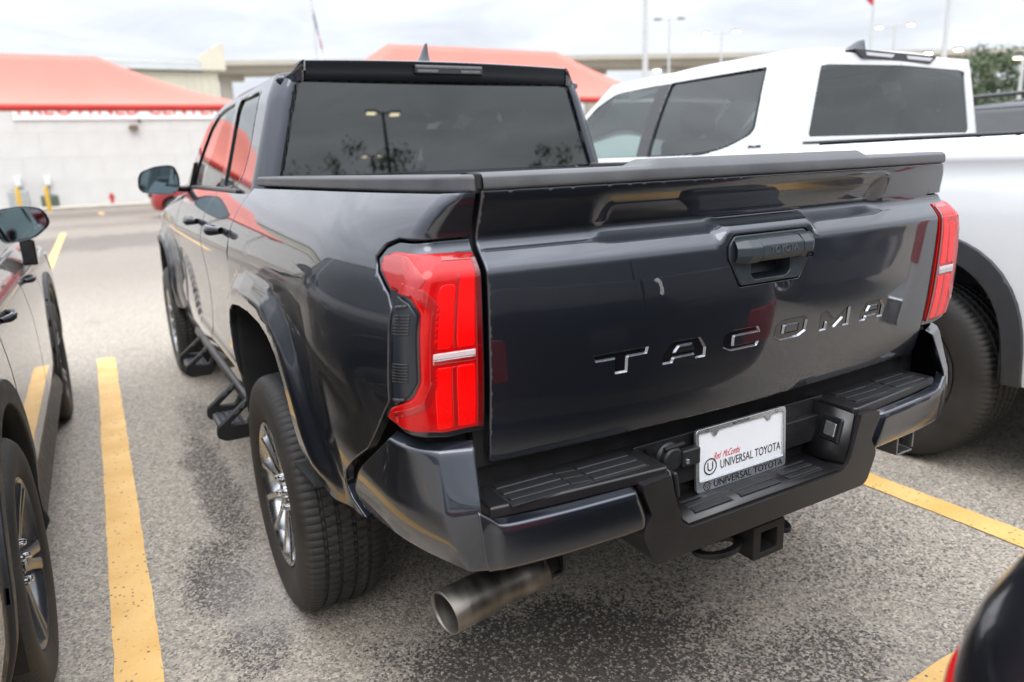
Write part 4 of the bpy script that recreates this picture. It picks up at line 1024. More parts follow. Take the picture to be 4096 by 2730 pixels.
def flare_band(name, arch, w_, f_side, m, parent, mir, off=.012):
    ya = np.mean([p[0] for p in arch]); z0 = arch[0][1]
    out_ = [(ya + (y - ya) * (1 + w_ / .45), z0 + (z - z0) * (1 + w_ / .45)) for y, z in arch]
    o = out_ + arch[::-1]
    return panel(name, o, lambda y, z: f_side(y, z, off), m, parent, step=.04, e=.006, depth=.03, mirror=mir)

# ---------------------------------------------------------------- white pickup on the right
WT = empty('white_pickup_truck', (2.75, 0, 0), 0, 'white pickup truck with black wheel arch flares parked right of the grey pickup', 'pickup truck')
tw = tab([.40, .55, .70, .90, 1.10, 1.20, 1.265, 1.295, 1.335, 1.36, 1.40, 1.44], [.965, .985, .995, .998, .995, .985, .972, .968, .976, .970, .942, .905])
cst = lambda v: (lambda z: v + 0 * np.asarray(z, float))
TS = Shell(tw, cst(-.42), cst(5.50), .10, .30, (.99, -.42, 5.50))
TF = TS.f()
ta_r = arch_pts(.80, .435, .52, .44); ta_f = arch_pts(4.50, .435, .52, .44)
sd_ = TS.side
def S2(pts): return [(sd_(y), z) for y, z in pts]
tg = Shell(lambda z: .925 - .30 * (np.asarray(z) - 1.40) - .9 * np.clip(np.asarray(z) - 1.86, 0, 1) ** 1.5, lambda z: 1.545 + .05 * (np.asarray(z) - 1.46), lambda z: 3.98 - 1.35 * (np.asarray(z) - 1.38), .10, .16, (.88, 1.56, 3.6), bowr=.02, bowf=.10)
GFn = tg.f()
def gs(y, z): # side position -> s on the greenhouse at height z
    yr, yf = float(tg.yr(z)), float(tg.yf(z)); k = (y - (yr + tg.rc)) / ((yf - tg.rf) - (yr + tg.rc)); return tg.s2 + k * tg.b
def gr_(x, z): return x / (float(tg.w(z)) - tg.rc) * tg.a
def gf_(x, z): return tg.s4 + tg.af * (1 - x / (float(tg.w(z)) - tg.rf))
M_WT = M_WHITE
M_FLARE = mat('grey_flare_plastic', (.040, .041, .046), .5, bump=.15, bscale=900., var=.1, vscale=20.)
for mir in (False, True):
    sx = 1 if mir else -1
    bs = panel('bed_side', [(TS.a * .8, 1.43)] + S2([(-.32, 1.432), (1.475, 1.418), (1.475, .44)]) + S2(ta_r) + S2([(-.32, .46)]) + [(TS.a * .8, .50)], TF, M_WT, WT, step=.03, e=.006, depth=.02, mirror=mir)
    rd = panel('rear_door', S2([(1.64, .47), (2.735, .47), (2.735, 1.372), (1.64, 1.372)]), TF, M_WT, WT, step=.05, e=.005, mirror=mir)
    fd = panel('front_door', S2([(2.745, .47), (3.86, .47), (3.84, 1.372), (2.745, 1.372)]), TF, M_WT, WT, step=.05, e=.005, mirror=mir)
    fn = panel('front_fender', S2([(3.87, .47)]) + S2(ta_f[::-1]) + [(TS.front(.3), .47), (TS.front(.3), 1.10)] + S2([(5.0, 1.22), (3.85, 1.36)]), TF, M_WT, WT, step=.05, e=.005, mirror=mir)
    panel('cab_corner', S2([(1.485, .47), (1.632, .47), (1.632, 1.372), (1.485, 1.40)]), TF, M_WT, WT, step=.05, e=.004, mirror=mir)
    fs = lambda y, z, off: (-(tw(z) + off), y, z)
    flare_band('wheel_arch_flare', ta_r, .080, fs, M_FLARE, bs, mir, .014); flare_band('wheel_arch_flare', ta_f, .080, fs, M_FLARE, fn, mir, .014)
    for A_ in (ta_r, ta_f):
        yc = np.mean([p[0] for p in A_])
        grid_mesh('wheel_well', [[(sx * x, yc + (y - yc) * g, z) for y, z in A_] for x, g in ((1.0, 1.), (.96, 1.), (.62, .99), (.60, .5))], M_WELL, WT, solid=.004)
    go = [(0, 1.36), (tg.s1, 1.36), (tg.s2, 1.36), (gs(2.7, 1.36), 1.36), (gf_(0, 1.36), 1.36), (gf_(0, 1.40), 1.40), (gf_(.66, 1.42), 1.40), (gf_(.60, 1.82), 1.81), (gf_(0, 1.83), 1.83), (gf_(0, 1.87), 1.87), (gs(2.75, 1.90), 1.90), (gs(2.0, 1.905), 1.905), (tg.s2, 1.90), (tg.s1, 1.895), (0, 1.895), (0, 1.836), (gr_(.60, 1.825), 1.827), (gr_(.655, 1.825), 1.818), (gr_(.668, 1.78), 1.78), (gr_(.743, 1.48), 1.48), (gr_(.735, 1.463), 1.463), (0, 1.463)]
    rw_ = rounded([(gs(1.805, 1.838), 1.838), (gs(2.555, 1.834), 1.834), (gs(2.63, 1.391), 1.391), (gs(2.15, 1.395), 1.395), (gs(1.97, 1.425), 1.425), (gs(1.815, 1.487), 1.487), (gs(1.79, 1.52), 1.52)], [.02, .02, .01, .05, .05, .02, .03], 3)
    fw_ = rounded([(gs(2.665, 1.834), 1.834), (gs(3.12, 1.822), 1.822), (gs(3.33, 1.74), 1.74), (gs(3.60, 1.52), 1.52), (gs(3.66, 1.391), 1.391), (gs(2.745, 1.391), 1.391)], [.02, .06, .05, .02, .01, .01], 3)
    bw_ = rounded([(gr_(.010, 1.83), 1.835), (gr_(.655, 1.825), 1.822), (gr_(.745, 1.463), 1.463), (gr_(.010, 1.463), 1.463)], [0, .03, .03, 0], 3)
    ws_ = rounded([(gf_(.012, 1.83), 1.83), (gf_(.60, 1.82), 1.81), (gf_(.66, 1.42), 1.40), (gf_(.012, 1.40), 1.40)], [0, .05, .05, 0], 3)
    gh = panel('cab_frame', go, GFn, M_WT, WT, holes=[rw_, fw_], step=.05, e=.005, depth=.02, mirror=mir, out=(-1, 0, 0), hdepth=.016, bstep=.03)
    go_ = lambda d: off_surf(GFn, d, (-1, 0, .15))
    for nm, o, m_, par in (('side_window', rw_, M_PRIVL, rd), ('side_window', fw_, M_GLASS, fd)):
        of = off_surf(GFn, -.010, (-1, 0, .15)) if nm == 'side_window' else off_surf(GFn, -.010, (0, -1 if nm == 'rear_window' else 1, .15))
        panel(nm, sc(o, 1.015), of, m_, par, step=.06, e=.0006, depth=.002, mirror=mir, out=(-1, 0, 0) if nm == 'side_window' else (0, -1 if nm == 'rear_window' else 1, 0))
    panel('pillar_trim', [(gs(2.635, 1.391), 1.391), (gs(2.742, 1.391), 1.391), (gs(2.662, 1.834), 1.834), (gs(2.56, 1.834), 1.834)], go_(.0015), mat('satin_pillar_film', (.055, .055, .06), .3, coat=.3, var=.05), gh, step=.06, e=.001, depth=.004, mirror=mir)
    P_ = np.array(rw_); c = P_.mean(0)
    panel('window_seal', [tuple(p + (p - c) / np.linalg.norm(p - c) * .008) for p in P_], go_(.001), M_RUB, rd, holes=[[tuple(p - (p - c) / np.linalg.norm(p - c) * .010) for p in P_]], step=.1, e=.002, depth=.006, mirror=mir, bstep=.05)
    # small dark badge under the quarter of the window
    if not mir:
        panel('pillar_badge', [(gs(1.80, 1.43), 1.432), (gs(1.775, 1.43), 1.432), (gs(1.757, 1.43), 1.427), (gs(1.74, 1.43), 1.432), (gs(1.712, 1.43), 1.432), (gs(1.708, 1.43), 1.417), (gs(1.80, 1.43), 1.417)], go_(.002), M_GLOSSB, gh, step=.03, e=.001, depth=.003)
    prism('bed_rail_cap', [(sx * .915, 1.45), (sx * .912, -.30), (sx * .80, -.38), (sx * .78, 1.45)], FZ, 1.424, 1.438, M_PLAST, WT, bevel=.008)
    box('bed_inner_wall', sx * .79 - .006, sx * .79 + .006, -.35, 1.44, .80, 1.43, M_PLAST, WT)
    rows = []
    mo = rounded([(-.97, 1.30), (-1.20, 1.31), (-1.23, 1.40), (-1.20, 1.53), (-1.0, 1.55), (-.97, 1.45)], .04, 3); c = np.mean(mo, 0)
    for y, k in ((3.55, .92), (3.545, 1.), (3.64, .9), (3.70, .3)): rows.append([(-sx * (c[0] + (a - c[0]) * k), y, c[1] + (b - c[1]) * k) for a, b in mo + mo[:1]])
    mm = grid_mesh('door_mirror', rows, M_PLAST, WT); prism('mirror_glass', [(-sx * (c[0] + (a - c[0]) * .9), c[1] + (b - c[1]) * .9) for a, b in mo], FY, 3.548, 3.552, M_MIRG, mm, bevel=.001)
    tube('mirror_arm', [(sx * .98, 3.60, 1.36), (sx * .88, 3.62, 1.36)], .025, M_PLAST, mm, n=8)
    for y in (.80, 4.50): make_wheel(WT, (sx * .87, y), sx, 'dark', R_=.418, zc=.414, w=1.06, rim=.245)
    tl = panel('tail_lamp', rounded([(TS.a * .84, .86), (TS.s2 - .02, .86), (TS.s2 - .01, 1.36), (TS.a * .84, 1.36)], .02), off_surf(TF, .004, (-1, -1, 0)), M_RED, WT, step=.05, e=.008, depth=.02, mirror=mir, out=(-1, -1, 0))
    box('rocker_panel', *sorted((sx * .88, sx * .96)), 1.30, 4.02, .40, .475, M_WT, WT, bevel=.02, seg=3)
    panel('headlamp', rounded([(sd_(5.12), .98), (TS.front(.5), .95), (TS.front(.5), 1.12), (sd_(5.12), 1.16)], .02), off_surf(TF, .004, (-1, 1, 0)), M_WLAMP, WT, step=.05, e=.006, depth=.02, mirror=mir, out=(-1, .5, 0))
panel('rear_window', [(-gr_(.675, 1.83), 1.84), (-gr_(.76, 1.45), 1.45), (gr_(.76, 1.45), 1.45), (gr_(.675, 1.83), 1.84)], off_surf(sym(GFn), -.010, (0, -1, .1)), M_PRIVL, WT, step=.06, e=.0006, depth=.002, out=(0, -1, 0))
panel('windscreen', [(-(tg.s5 - gf_(.70, 1.4)), 1.385), (tg.s5 - gf_(.70, 1.4), 1.385), (tg.s5 - gf_(.62, 1.84), 1.84), (-(tg.s5 - gf_(.62, 1.84)), 1.84)], off_surf(sym(GFn, tg.s5), -.010, (0, 1, .1)), M_GLASS, WT, step=.06, e=.0006, depth=.002, out=(0, 1, 0))
roofo = [(-.76, 1.60), (-.765, 2.4), (-.75, 3.05), (-.60, 3.22), (.60, 3.22), (.75, 3.05), (.765, 2.4), (.76, 1.60)]
panel('roof', rounded(roofo, .05), lambda x, y: (x, y, 1.972 - .075 * (np.abs(x) / .78) ** 3 - .05 * sst(1.95, 1.58, y) ** 1.5 - .075 * sst(2.3, 3.3, y) ** 1.6), M_WT, WT, step=.06, e=.02, depth=.06, out=(0, 0, 1))
for s in (-1, 1):
    tube('roof_ditch', [(s * .738, 1.585, 1.868), (s * .742, 1.70, 1.890), (s * .745, 2.4, 1.898), (s * .72, 3.0, 1.872)], .006, M_RUB, WT, n=6)
prism('tailgate', rounded([(-.80, .70), (.80, .70), (.80, 1.43), (-.80, 1.43)], .03), FY, -.45, -.40, M_WT, WT, bevel=.015, seg=3)
prism('rear_bumper', rounded([(-.98, -.30), (-.95, -.52), (-.6, -.58), (.6, -.58), (.95, -.52), (.98, -.30)], .05), FZ, .48, .66, M_CHROME, WT, bevel=.03, seg=3)
chs = prism('brake_light', rounded([(-.42, 1.912), (-.345, 1.866), (.27, 1.853), (.335, 1.898)], .006), FY, 1.545, 1.70, M_GLOSSB, WT, bevel=.008)
for xa, xb in ((-.33, -.075), (.035, .285)): prism('brake_light_lens', [(xa, 1.898 - .02 * (xa + .33)), (xa + .01, 1.880 - .02 * (xa + .33)), (xb - .02, 1.880 - .02 * (xb + .33)), (xb, 1.898 - .02 * (xb + .33))], FY, 1.541, 1.56, M_CLEAR, chs, bevel=.002)
fr = []
for z, l0, l1, w_ in ((1.905, 1.58, 1.80, .045), (1.925, 1.585, 1.75, .03), (1.945, 1.59, 1.70, .018), (1.963, 1.592, 1.66, .008), (1.97, 1.595, 1.64, .003)):
    m_ = (l0 + l1) / 2; fr.append([(-.275 + w_ * math.sin(a), m_ - (l1 - l0) / 2 * math.cos(a), z) for a in np.linspace(0, 2 * math.pi, 17)])
grid_mesh('shark_fin_antenna', fr, M_DKGREY, WT)
box('bed_floor', -.79, .79, -.35, 1.45, .84, .86, M_PLAST, WT); box('cabin_floor', -.9, .9, 1.6, 3.9, .50, .56, M_INT, WT); box('firewall', -.86, .86, 3.85, 3.9, .5, 1.33, M_INT, WT)
panel('hood', rounded([(-.85, 3.86), (.85, 3.86), (.82, 5.3), (.5, 5.52), (-.5, 5.52), (-.82, 5.3)], .05), lambda x, y: (x, y, 1.40 - .05 * (x / .85) ** 4 - .05 * (y - 3.86) - .15 * sst(4.9, 5.6, y)), M_WT, WT, step=.08, e=.012, depth=.05, out=(0, 0, 1))
prism('front_end', rounded([(-.93, 5.0), (-.85, 5.5), (-.5, 5.62), (.5, 5.62), (.85, 5.5), (.93, 5.0)], .08), FZ, .45, 1.10, M_PLAST, WT, bevel=.04, seg=3)
for x in (-.43, .43):
    s_ = box('seat', x - .27, x + .27, 2.75, 3.3, .78, .95, M_INT, WT, bevel=.06, seg=3); box('seat_back', x - .26, x + .26, 2.65, 2.80, .9, 1.50, M_INT, s_, bevel=.05, seg=3); box('headrest', x - .14, x + .14, 2.65, 2.75, 1.53, 1.71, M_INT, s_, bevel=.04, seg=3)
    s_ = box('rear_seat', x - .40, x + .40, 1.78, 2.3, .74, .92, M_INT, WT, bevel=.05, seg=3); box('seat_back', x - .40, x + .40, 1.66, 1.80, .85, 1.45, M_INT, s_, bevel=.05, seg=3); box('headrest', x - .14, x + .14, 1.66, 1.76, 1.47, 1.62, M_INT, s_, bevel=.04, seg=3)
box('dashboard', -.82, .82, 3.5, 3.9, 1.05, 1.34, M_INT, WT, bevel=.06, seg=3)
tube('frame_rail', [(-.5, -.3, .55), (-.5, 5.2, .55)], .06, M_FRAME, WT, n=8); tube('frame_rail', [(.5, -.3, .55), (.5, 5.2, .55)], .06, M_FRAME, WT, n=8)
tube('rear_axle', [(-.85, .80, .414), (.85, .80, .414)], .05, M_FRAME, WT, n=12)

# ---------------------------------------------------------------- road cars (rear axle at local y = 0, nose toward +y)
def make_car(name, label, loc, rz, paint_, p, wheel_style='dark', group=None, rails=False, lamps='slim', wm=1.):
    C_ = empty(name, loc, rz, label, 'car', group)
    W0, YR, YF, WB = p['W'], p['yr'], p['yf'], p['wb']
    zl, zbt, zr = p['zl'], p['belt'], p['roof']
    w = tab([zl, zl + .12, .55, .75, zbt - .12, zbt - .04, zbt + .02], [W0 - .05, W0 - .015, W0 - .002, W0, W0 - .012, W0 - .035, W0 - .07])
    sh = Shell(w, tab([zl, .5, zbt - .15, zbt + .02], [YR + .10, YR + .0, YR + .02, YR + .10]), tab([zl, .5, .75, zbt + .02], [YF - .08, YF, YF - .03, YF - .35]), p['rc'], p['rf'], (W0, YR, YF), bowr=.05, bowf=.12)
    F_ = sh.f(); sd = sh.side
    Sd = lambda pts: [(sd(y), z) for y, z in pts]
    ar = arch_pts(0, p['ra'], p['R'] + .03, zl + .005, sq=2.1); af_ = arch_pts(WB, p['ra'], p['R'] + .03, zl + .005, sq=2.1)
    zg = zbt - .02
    wg = lambda z: W0 - .075 - p['tum'] * (np.asarray(z) - zbt) - .8 * np.clip(np.asarray(z) - (zr - .08), 0, 1) ** 1.4
    yrg = lambda z: p['gr0'] + p['grs'] * (np.asarray(z) - zbt); yfg = lambda z: p['gf0'] - p['gfs'] * (np.asarray(z) - zbt)
    G = Shell(wg, yrg, yfg, p.get('grc', .16), .14, (W0 - .2, p['gr0'] + .1, p['gf0'] - .5), bowr=.05, bowf=.08); GF = G.f()
    def gy(y, z):
        a, b = float(yrg(z)) + G.rc, float(yfg(z)) - G.rf; return G.s2 + (y - a) / (b - a) * G.b
    gxr = lambda x, z: x / (float(wg(z)) - G.rc) * G.a; gxf = lambda x, z: G.s4 + G.af * (1 - x / (float(wg(z)) - G.rf))
    for mir in (False, True):
        sx = 1 if mir else -1
        d0, d1, d2 = p['doors']
        zs = zl + .14
        q = panel('rear_quarter', [(0.004, zl + .10), (0.004, zbt)] + Sd([(d0 - .006, zbt + .012), (d0 - .006, .62), (p['ra'] + .02, .55)]) + [t for t in Sd(ar) if 1] + Sd([(YR + p['rc'] + .02, zl + .02)]) + [(sh.a * .6, zl + .06)], F_, paint_, C_, step=.045, e=.006, depth=.02, mirror=mir, out=(-1, -.3, 0))
        rd = panel('rear_door', Sd([(d0, zbt + .012), (d0, .62), (p['ra'] + .05, .50), (p['ra'] + .06, zs), (d1 - .004, zs), (d1 - .004, zbt + .012)]), F_, paint_, C_, step=.05, e=.005, mirror=mir) if p.get('rear_door', True) else None
        fd = panel('front_door', Sd([(d1 + .002 if rd else d0, zbt + .012), (d1 + .002 if rd else d0, zs), (d2 - .002, zs), (d2 + .02, .6), (d2 - .02, zbt + .012)]), F_, paint_, C_, step=.05, e=.005, mirror=mir)
        fn = panel('front_fender', Sd([(d2 + .006, zs)]) + Sd(af_[::-1]) + [(sh.s3 + sh.lf * .5, zl + .03), (sh.front(.004), zl + .05), (sh.front(.004), p['nose'])] + [(sh.s3 + sh.lf * .4, p['nose'] + .03)] + Sd([(WB + .1, zbt - .10), (d2 - .014, zbt + .005), (d2 + .026, .6)]), F_, paint_, C_, step=.05, e=.005, mirror=mir, out=(-1, .3, 0))
        fsd = lambda y, z, off: (-(w(z) + off), y, z)
        if p.get('clad', True):
            flare_band('arch_cladding', ar, .06, fsd, M_PLAST, q, mir, .012); flare_band('arch_cladding', af_, .06, fsd, M_PLAST, fn, mir, .012)
        panel('sill', [(p['ra'] + .0, zl - .05), (WB - p['ra'], zl - .05), (WB - p['ra'] - .02, zs - .006), (p['ra'] + .02, zs - .006)], lambda y, z: (-(W0 + .012 - .30 * np.clip(z - zl - .02, 0, 1) - 1.2 * np.clip(zl + .0 - z, 0, 1)), y, z), M_PLAST if p.get('clad', True) else paint_, C_, step=.06, e=.01, depth=.03, mirror=mir)
        for A_ in (ar, af_):
            yc = np.mean([t[0] for t in A_])
            grid_mesh('wheel_well', [[(sx * x, yc + (y - yc) * g, z) for y, z in A_] for x, g in ((W0, 1.), (W0 - .04, 1.), (W0 - .30, .99), (W0 - .32, .4))], M_WELL, C_, solid=.004)
        zt = zr - .055
        z1, z2 = zbt + .025, zt
        go = [(0, zg), (G.s1, zg), (G.s2, zg), (gy((d0 + d2) / 2, zg), zg), (G.s5, zg), (G.s5, z1), (gxf(.62, z1), z1), (gxf(.66, z1 + .05), z1 + .05), (gxf(.54, z2 - .04), z2 - .04), (gxf(.50, z2), z2), (G.s5, z2), (G.s5, zr - .03), (gy(1.2, zr - .02), zr - .02), (G.s2, zr - .025), (0, zr - .02), (0, z2 - .02), (gxr(.46, z2), z2 - .02), (gxr(.51, z2), z2 - .06), (gxr(.58, z1 + .1), z1 + .10), (gxr(.56, z1 + .06), z1 + .06), (0, z1 + .06)]
        wf = rounded([(gy(d1 + .05, z1), z1), (gy(d1 + .02, z2), z2), (gy(p['fw1'], z2 - .01), z2 - .01), (gy(p['fw0'], z1 + .03), z1 + .03), (gy(p['fw0'] - .03, z1), z1)], [.02, .03, .08, .02, .01], 3)
        wr = rounded([(gy(p['rw0'], z1 + .02), z1 + .02), (gy(p['rw1'], z2 - .01), z2 - .01), (gy(d1 - .06, z2), z2), (gy(d1 - .04, z1), z1), (gy(p['rw0'] + .08, z1), z1)], [.04, .05, .02, .02, .03], 3)
        bw = rounded([(gxr(.004, z2), z2 - .02), (gxr(.50, z2), z2 - .02), (gxr(.60, z1 + .06), z1 + .06), (gxr(.004, z1 + .06), z1 + .06)], [0, .05, .05, 0], 3)
        wsn = rounded([(gxf(.006, z2), z2), (gxf(.52, z2), z2), (gxf(.66, z1), z1), (gxf(.006, z1), z1)], [0, .05, .05, 0], 3)
        gh = panel('cabin_frame', go, GF, p.get('gh_paint', paint_), C_, holes=[wf, wr], step=.06, e=.005, depth=.018, mirror=mir, hdepth=.014, bstep=.035)
        for nm, o, m_, par, ov in (('side_window', wf, M_PRIVL, fd, (-1, 0, .2)), ('side_window', wr, M_PRIV, rd or gh, (-1, 0, .2))):
            panel(nm, sc(o, 1.015), off_surf(GF, -.008, ov), m_, par, step=.08, e=.0006, depth=.002, mirror=mir, out=ov)
        # handles, mirror
        for yh, par in ((d0 + .10, rd), (d1 + .10 if rd else d0 + .12, fd)):
            if par is None: continue
            zh = zbt - .10; rows = []
            for k in range(7):
                t = k / 6; r = .015 * math.sin(math.pi * (.12 + .76 * t)) ** .5; xo = float(w(zh)) + .030 * math.sin(math.pi * t) ** .6
                rows.append([(sx * (xo + r * .7 * math.cos(a)), yh + .19 * t, zh + r * math.sin(a)) for a in np.linspace(0, 2 * math.pi, 11)])
            grid_mesh('door_handle', rows, M_DKGREY if paint_ is not M_BLACKP else M_CHROME, par)
        mo = rounded([(-.905, 0), (-.93, -.075), (-1.06, -.055), (-1.135, .01), (-1.11, .085), (-1.03, .10), (-.92, .085)], .03, 3); c = np.mean(mo, 0); ym, zm = p['mir']
        k0 = W0 - 1.02
        rows = [[(-sx * (c[0] - k0 + (a - c[0]) * k), ym + dy, zm + c[1] + (b - c[1]) * k) for a, b in mo + mo[:1]] for dy, k in ((.006, .90), (0, .97), (.006, 1.), (.05, .98), (.11, .75), (.13, .2))]
        mm = grid_mesh('door_mirror', rows, M_GLOSSB, C_)
        prism('mirror_glass', [(-sx * (c[0] - k0 + (a - c[0]) * .90), zm + c[1] + (b - c[1]) * .90) for a, b in mo], FY, ym + .002, ym + .008, M_MIRG, mm, bevel=.001)
        prism('mirror_foot', [(ym + .02, zm - .06), (ym + .10, zm - .06), (ym + .14, zbt - .06), (ym + .02, zbt - .06)], FX, sx * (W0 - .03), sx * (W0 + .03), M_GLOSSB, mm, bevel=.008)
        for y in (0, WB): make_wheel(C_, (sx * (W0 - .115), y), sx, wheel_style, R_=p['R'], zc=p['R'] - .003, w=p.get('tw', .92), rim=p['rim'], rot0=.5 if y else .9)
        zc = p['tl'][0]
        panel('tail_lamp', rounded([(sh.s1 - p['tl'][2], p['tl'][0]), (sh.s2 - .04, p['tl'][0] + .02), (sh.s2 - .01, p['tl'][1]), (sh.s1 - p['tl'][2] + .02, p['tl'][1] - .01)], .025), off_surf(F_, .005, (-1, -1, 0)), M_RED, C_, step=.03, e=.008, depth=.02, mirror=mir, out=(-.6, -1, 0))
        if lamps == 'slim':
            panel('headlamp', rounded([(sh.s3 + .0, p['nose'] - .14), (sh.s4 + .15, p['nose'] - .16), (sh.s4 + .12, p['nose'] - .03), (sh.s3 - .05, p['nose'] - .01)], .02), off_surf(F_, .004, (-1, 1, 0)), M_WLAMP, C_, step=.05, e=.006, depth=.02, mirror=mir, out=(-.6, 1, 0))
        else:
            yl = YF - .16; xl = W0 - .24; zl_ = p['nose'] - .30
            hl = lathe('headlamp', [(-.02, .135), (.02, .135), (.035, .125), (.03, .105)], M_CHROME, C_, n=36, axis='y', loc=(sx * xl, yl, zl_), rot=(-.35, 0, -sx * .40))
            lathe('headlamp_glass', [(.028, .108), (.045, .09), (.06, .05), (.066, .001)], M_CLEAR, C_, n=36, axis='y', loc=(sx * xl, yl, zl_), rot=(-.35, 0, -sx * .40))
            box('side_marker', -.006, .006, -.03, .03, -.012, .012, mat('amber_lens', (.8, .18, .01), .2, coat=1.), C_, loc=(sx * (W0 - .002), WB - p['ra'] - .12, .64))
        if rails:
            tube('roof_rail', [(sx * .56, -.35, zr - .03), (sx * .575, -.25, zr + .035), (sx * .59, .5, zr + .055), (sx * .59, 1.3, zr + .045), (sx * .57, 1.6, zr - .03)], .017, M_GLOSSB, C_, n=8)
    b1, b2 = gxr(.62, z1 + .04), gxr(.54, z2)
    panel('rear_window', [(-b1, z1 + .04), (b1, z1 + .04), (b2, z2), (-b2, z2)], off_surf(sym(GF), -.008, (0, -1, .2)), M_PRIV, C_, step=.08, e=.0006, depth=.002, out=(0, -1, .2))
    b1, b2 = G.s5 - gxf(.68, z1), G.s5 - gxf(.56, z2)
    panel('windscreen', [(-b1, z1 - .02), (b1, z1 - .02), (b2, z2 + .02), (-b2, z2 + .02)], off_surf(sym(GF, G.s5), -.008, (0, 1, .3)), M_GLASS, C_, step=.08, e=.0006, depth=.002, out=(0, 1, .3))
    xr = float(wg(zr - .03)) - .01; y0, y1 = float(yrg(zr - .03)) - .02, float(yfg(zr - .03)) + .02
    panel('roof', rounded([(-xr, y0 + .06), (-xr, y1 - .12), (-xr + .14, y1), (xr - .14, y1), (xr, y1 - .12), (xr, y0 + .06), (xr - .1, y0), (-xr + .1, y0)], .04), lambda x, y: (x, y, zr - .035 * (np.abs(x) / xr) ** 3 - .035 * (np.abs(2 * (y - y0) / (y1 - y0) - 1)) ** 3), p.get('roof_paint', paint_), C_, step=.08, e=.015, depth=.05, out=(0, 0, 1))
    hf = YF + .02; hb_ = p['gf0'] - .04; xh = W0 - .10
    panel('hood', rounded([(-xh + .02, hb_), (xh - .02, hb_), (xh, WB), (xh - .10, hf - .22), (xh - .35, hf - .02), (-xh + .35, hf - .02), (-xh + .10, hf - .22), (-xh, WB)], .06), lambda x, y: (x, y, zbt + .03 - (zbt + .03 - p['nose'] + .02) * ((y - hb_) / (hf - hb_)) ** 2.2 - .07 * (np.abs(x) / xh) ** 4), paint_, C_, step=.06, e=.015, depth=.05, out=(0, 0, 1))
    box('underbody', -W0 + .14, W0 - .14, YR + .25, YF - .3, zl - .02, zl + .08, M_FRAME, C_, bevel=.02)
    box('cabin_floor', -W0 + .12, W0 - .12, p['gr0'] + .1, p['gf0'] - .1, .42, .46, M_INT, C_)
    prism('grille', rounded([(-.40, p['nose'] - .26), (.40, p['nose'] - .26), (.46, p['nose'] - .12), (-.46, p['nose'] - .12)], .03), FY, YF + .02, YF + .095, M_GLOSSB, C_, bevel=.01)
    for x in (-.36, .36):
        s_ = box('seat', x - .24, x + .24, 1.05, 1.5, .55, .72, M_INT, C_, bevel=.05, seg=3); box('seat_back', x - .23, x + .23, .95, 1.08, .66, 1.22, M_INT, s_, bevel=.05, seg=3); box('headrest', x - .12, x + .12, .95, 1.03, 1.24, 1.40, M_INT, s_, bevel=.03, seg=3)
    return C_
SUV = dict(W=.925, yr=-.92, yf=3.66, wb=2.69, rc=.16, rf=.28, zl=.27, belt=1.065, roof=1.69, R=.362, ra=.415, rim=.232, doors=(.40, 1.44, 2.24), tum=.36, gr0=-.78, grs=.42, gf0=2.62, gfs=1.30, nose=.96, fw0=2.30, fw1=1.78, rw0=-.30, rw1=-.10, mir=(1.80, 1.185), tl=(.86, 1.02, .28), tw=.94)
make_car('compact_suv', 'bronze grey compact SUV at the left edge, beside the yellow stall line', (-2.545, 1.16, 0), 0, M_BRONZE, SUV)
SUV2 = dict(SUV); SUV2.update(roof=1.74, belt=1.10)
make_car('dark_suv', 'dark grey SUV with black roof rails, parked beyond the white pickup', (6.15, 1.6, 0), 0, M_DKGREY, SUV2, rails=True)
HAT = dict(W=.84, yr=-.62, yf=3.10, wb=2.40, rc=.30, rf=.34, zl=.22, belt=.98, roof=1.42, R=.315, ra=.365, rim=.205, doors=(.30, .62, 1.72), rear_door=False, tum=.40, gr0=-.46, grs=.55, gf0=2.02, gfs=1.10, nose=.93, fw0=1.75, fw1=1.25, rw0=-.16, rw1=.02, mir=(1.36, 1.10), tl=(.60, .80, .03), tw=.8, clad=False, grc=.24)
HEAD = -3.02
make_car('black_hatchback', 'glossy black hatchback whose rear corner fills the bottom right corner', (.17, -1.225, 0), HEAD, M_BLACKP, HAT, wheel_style='silver', lamps='round')
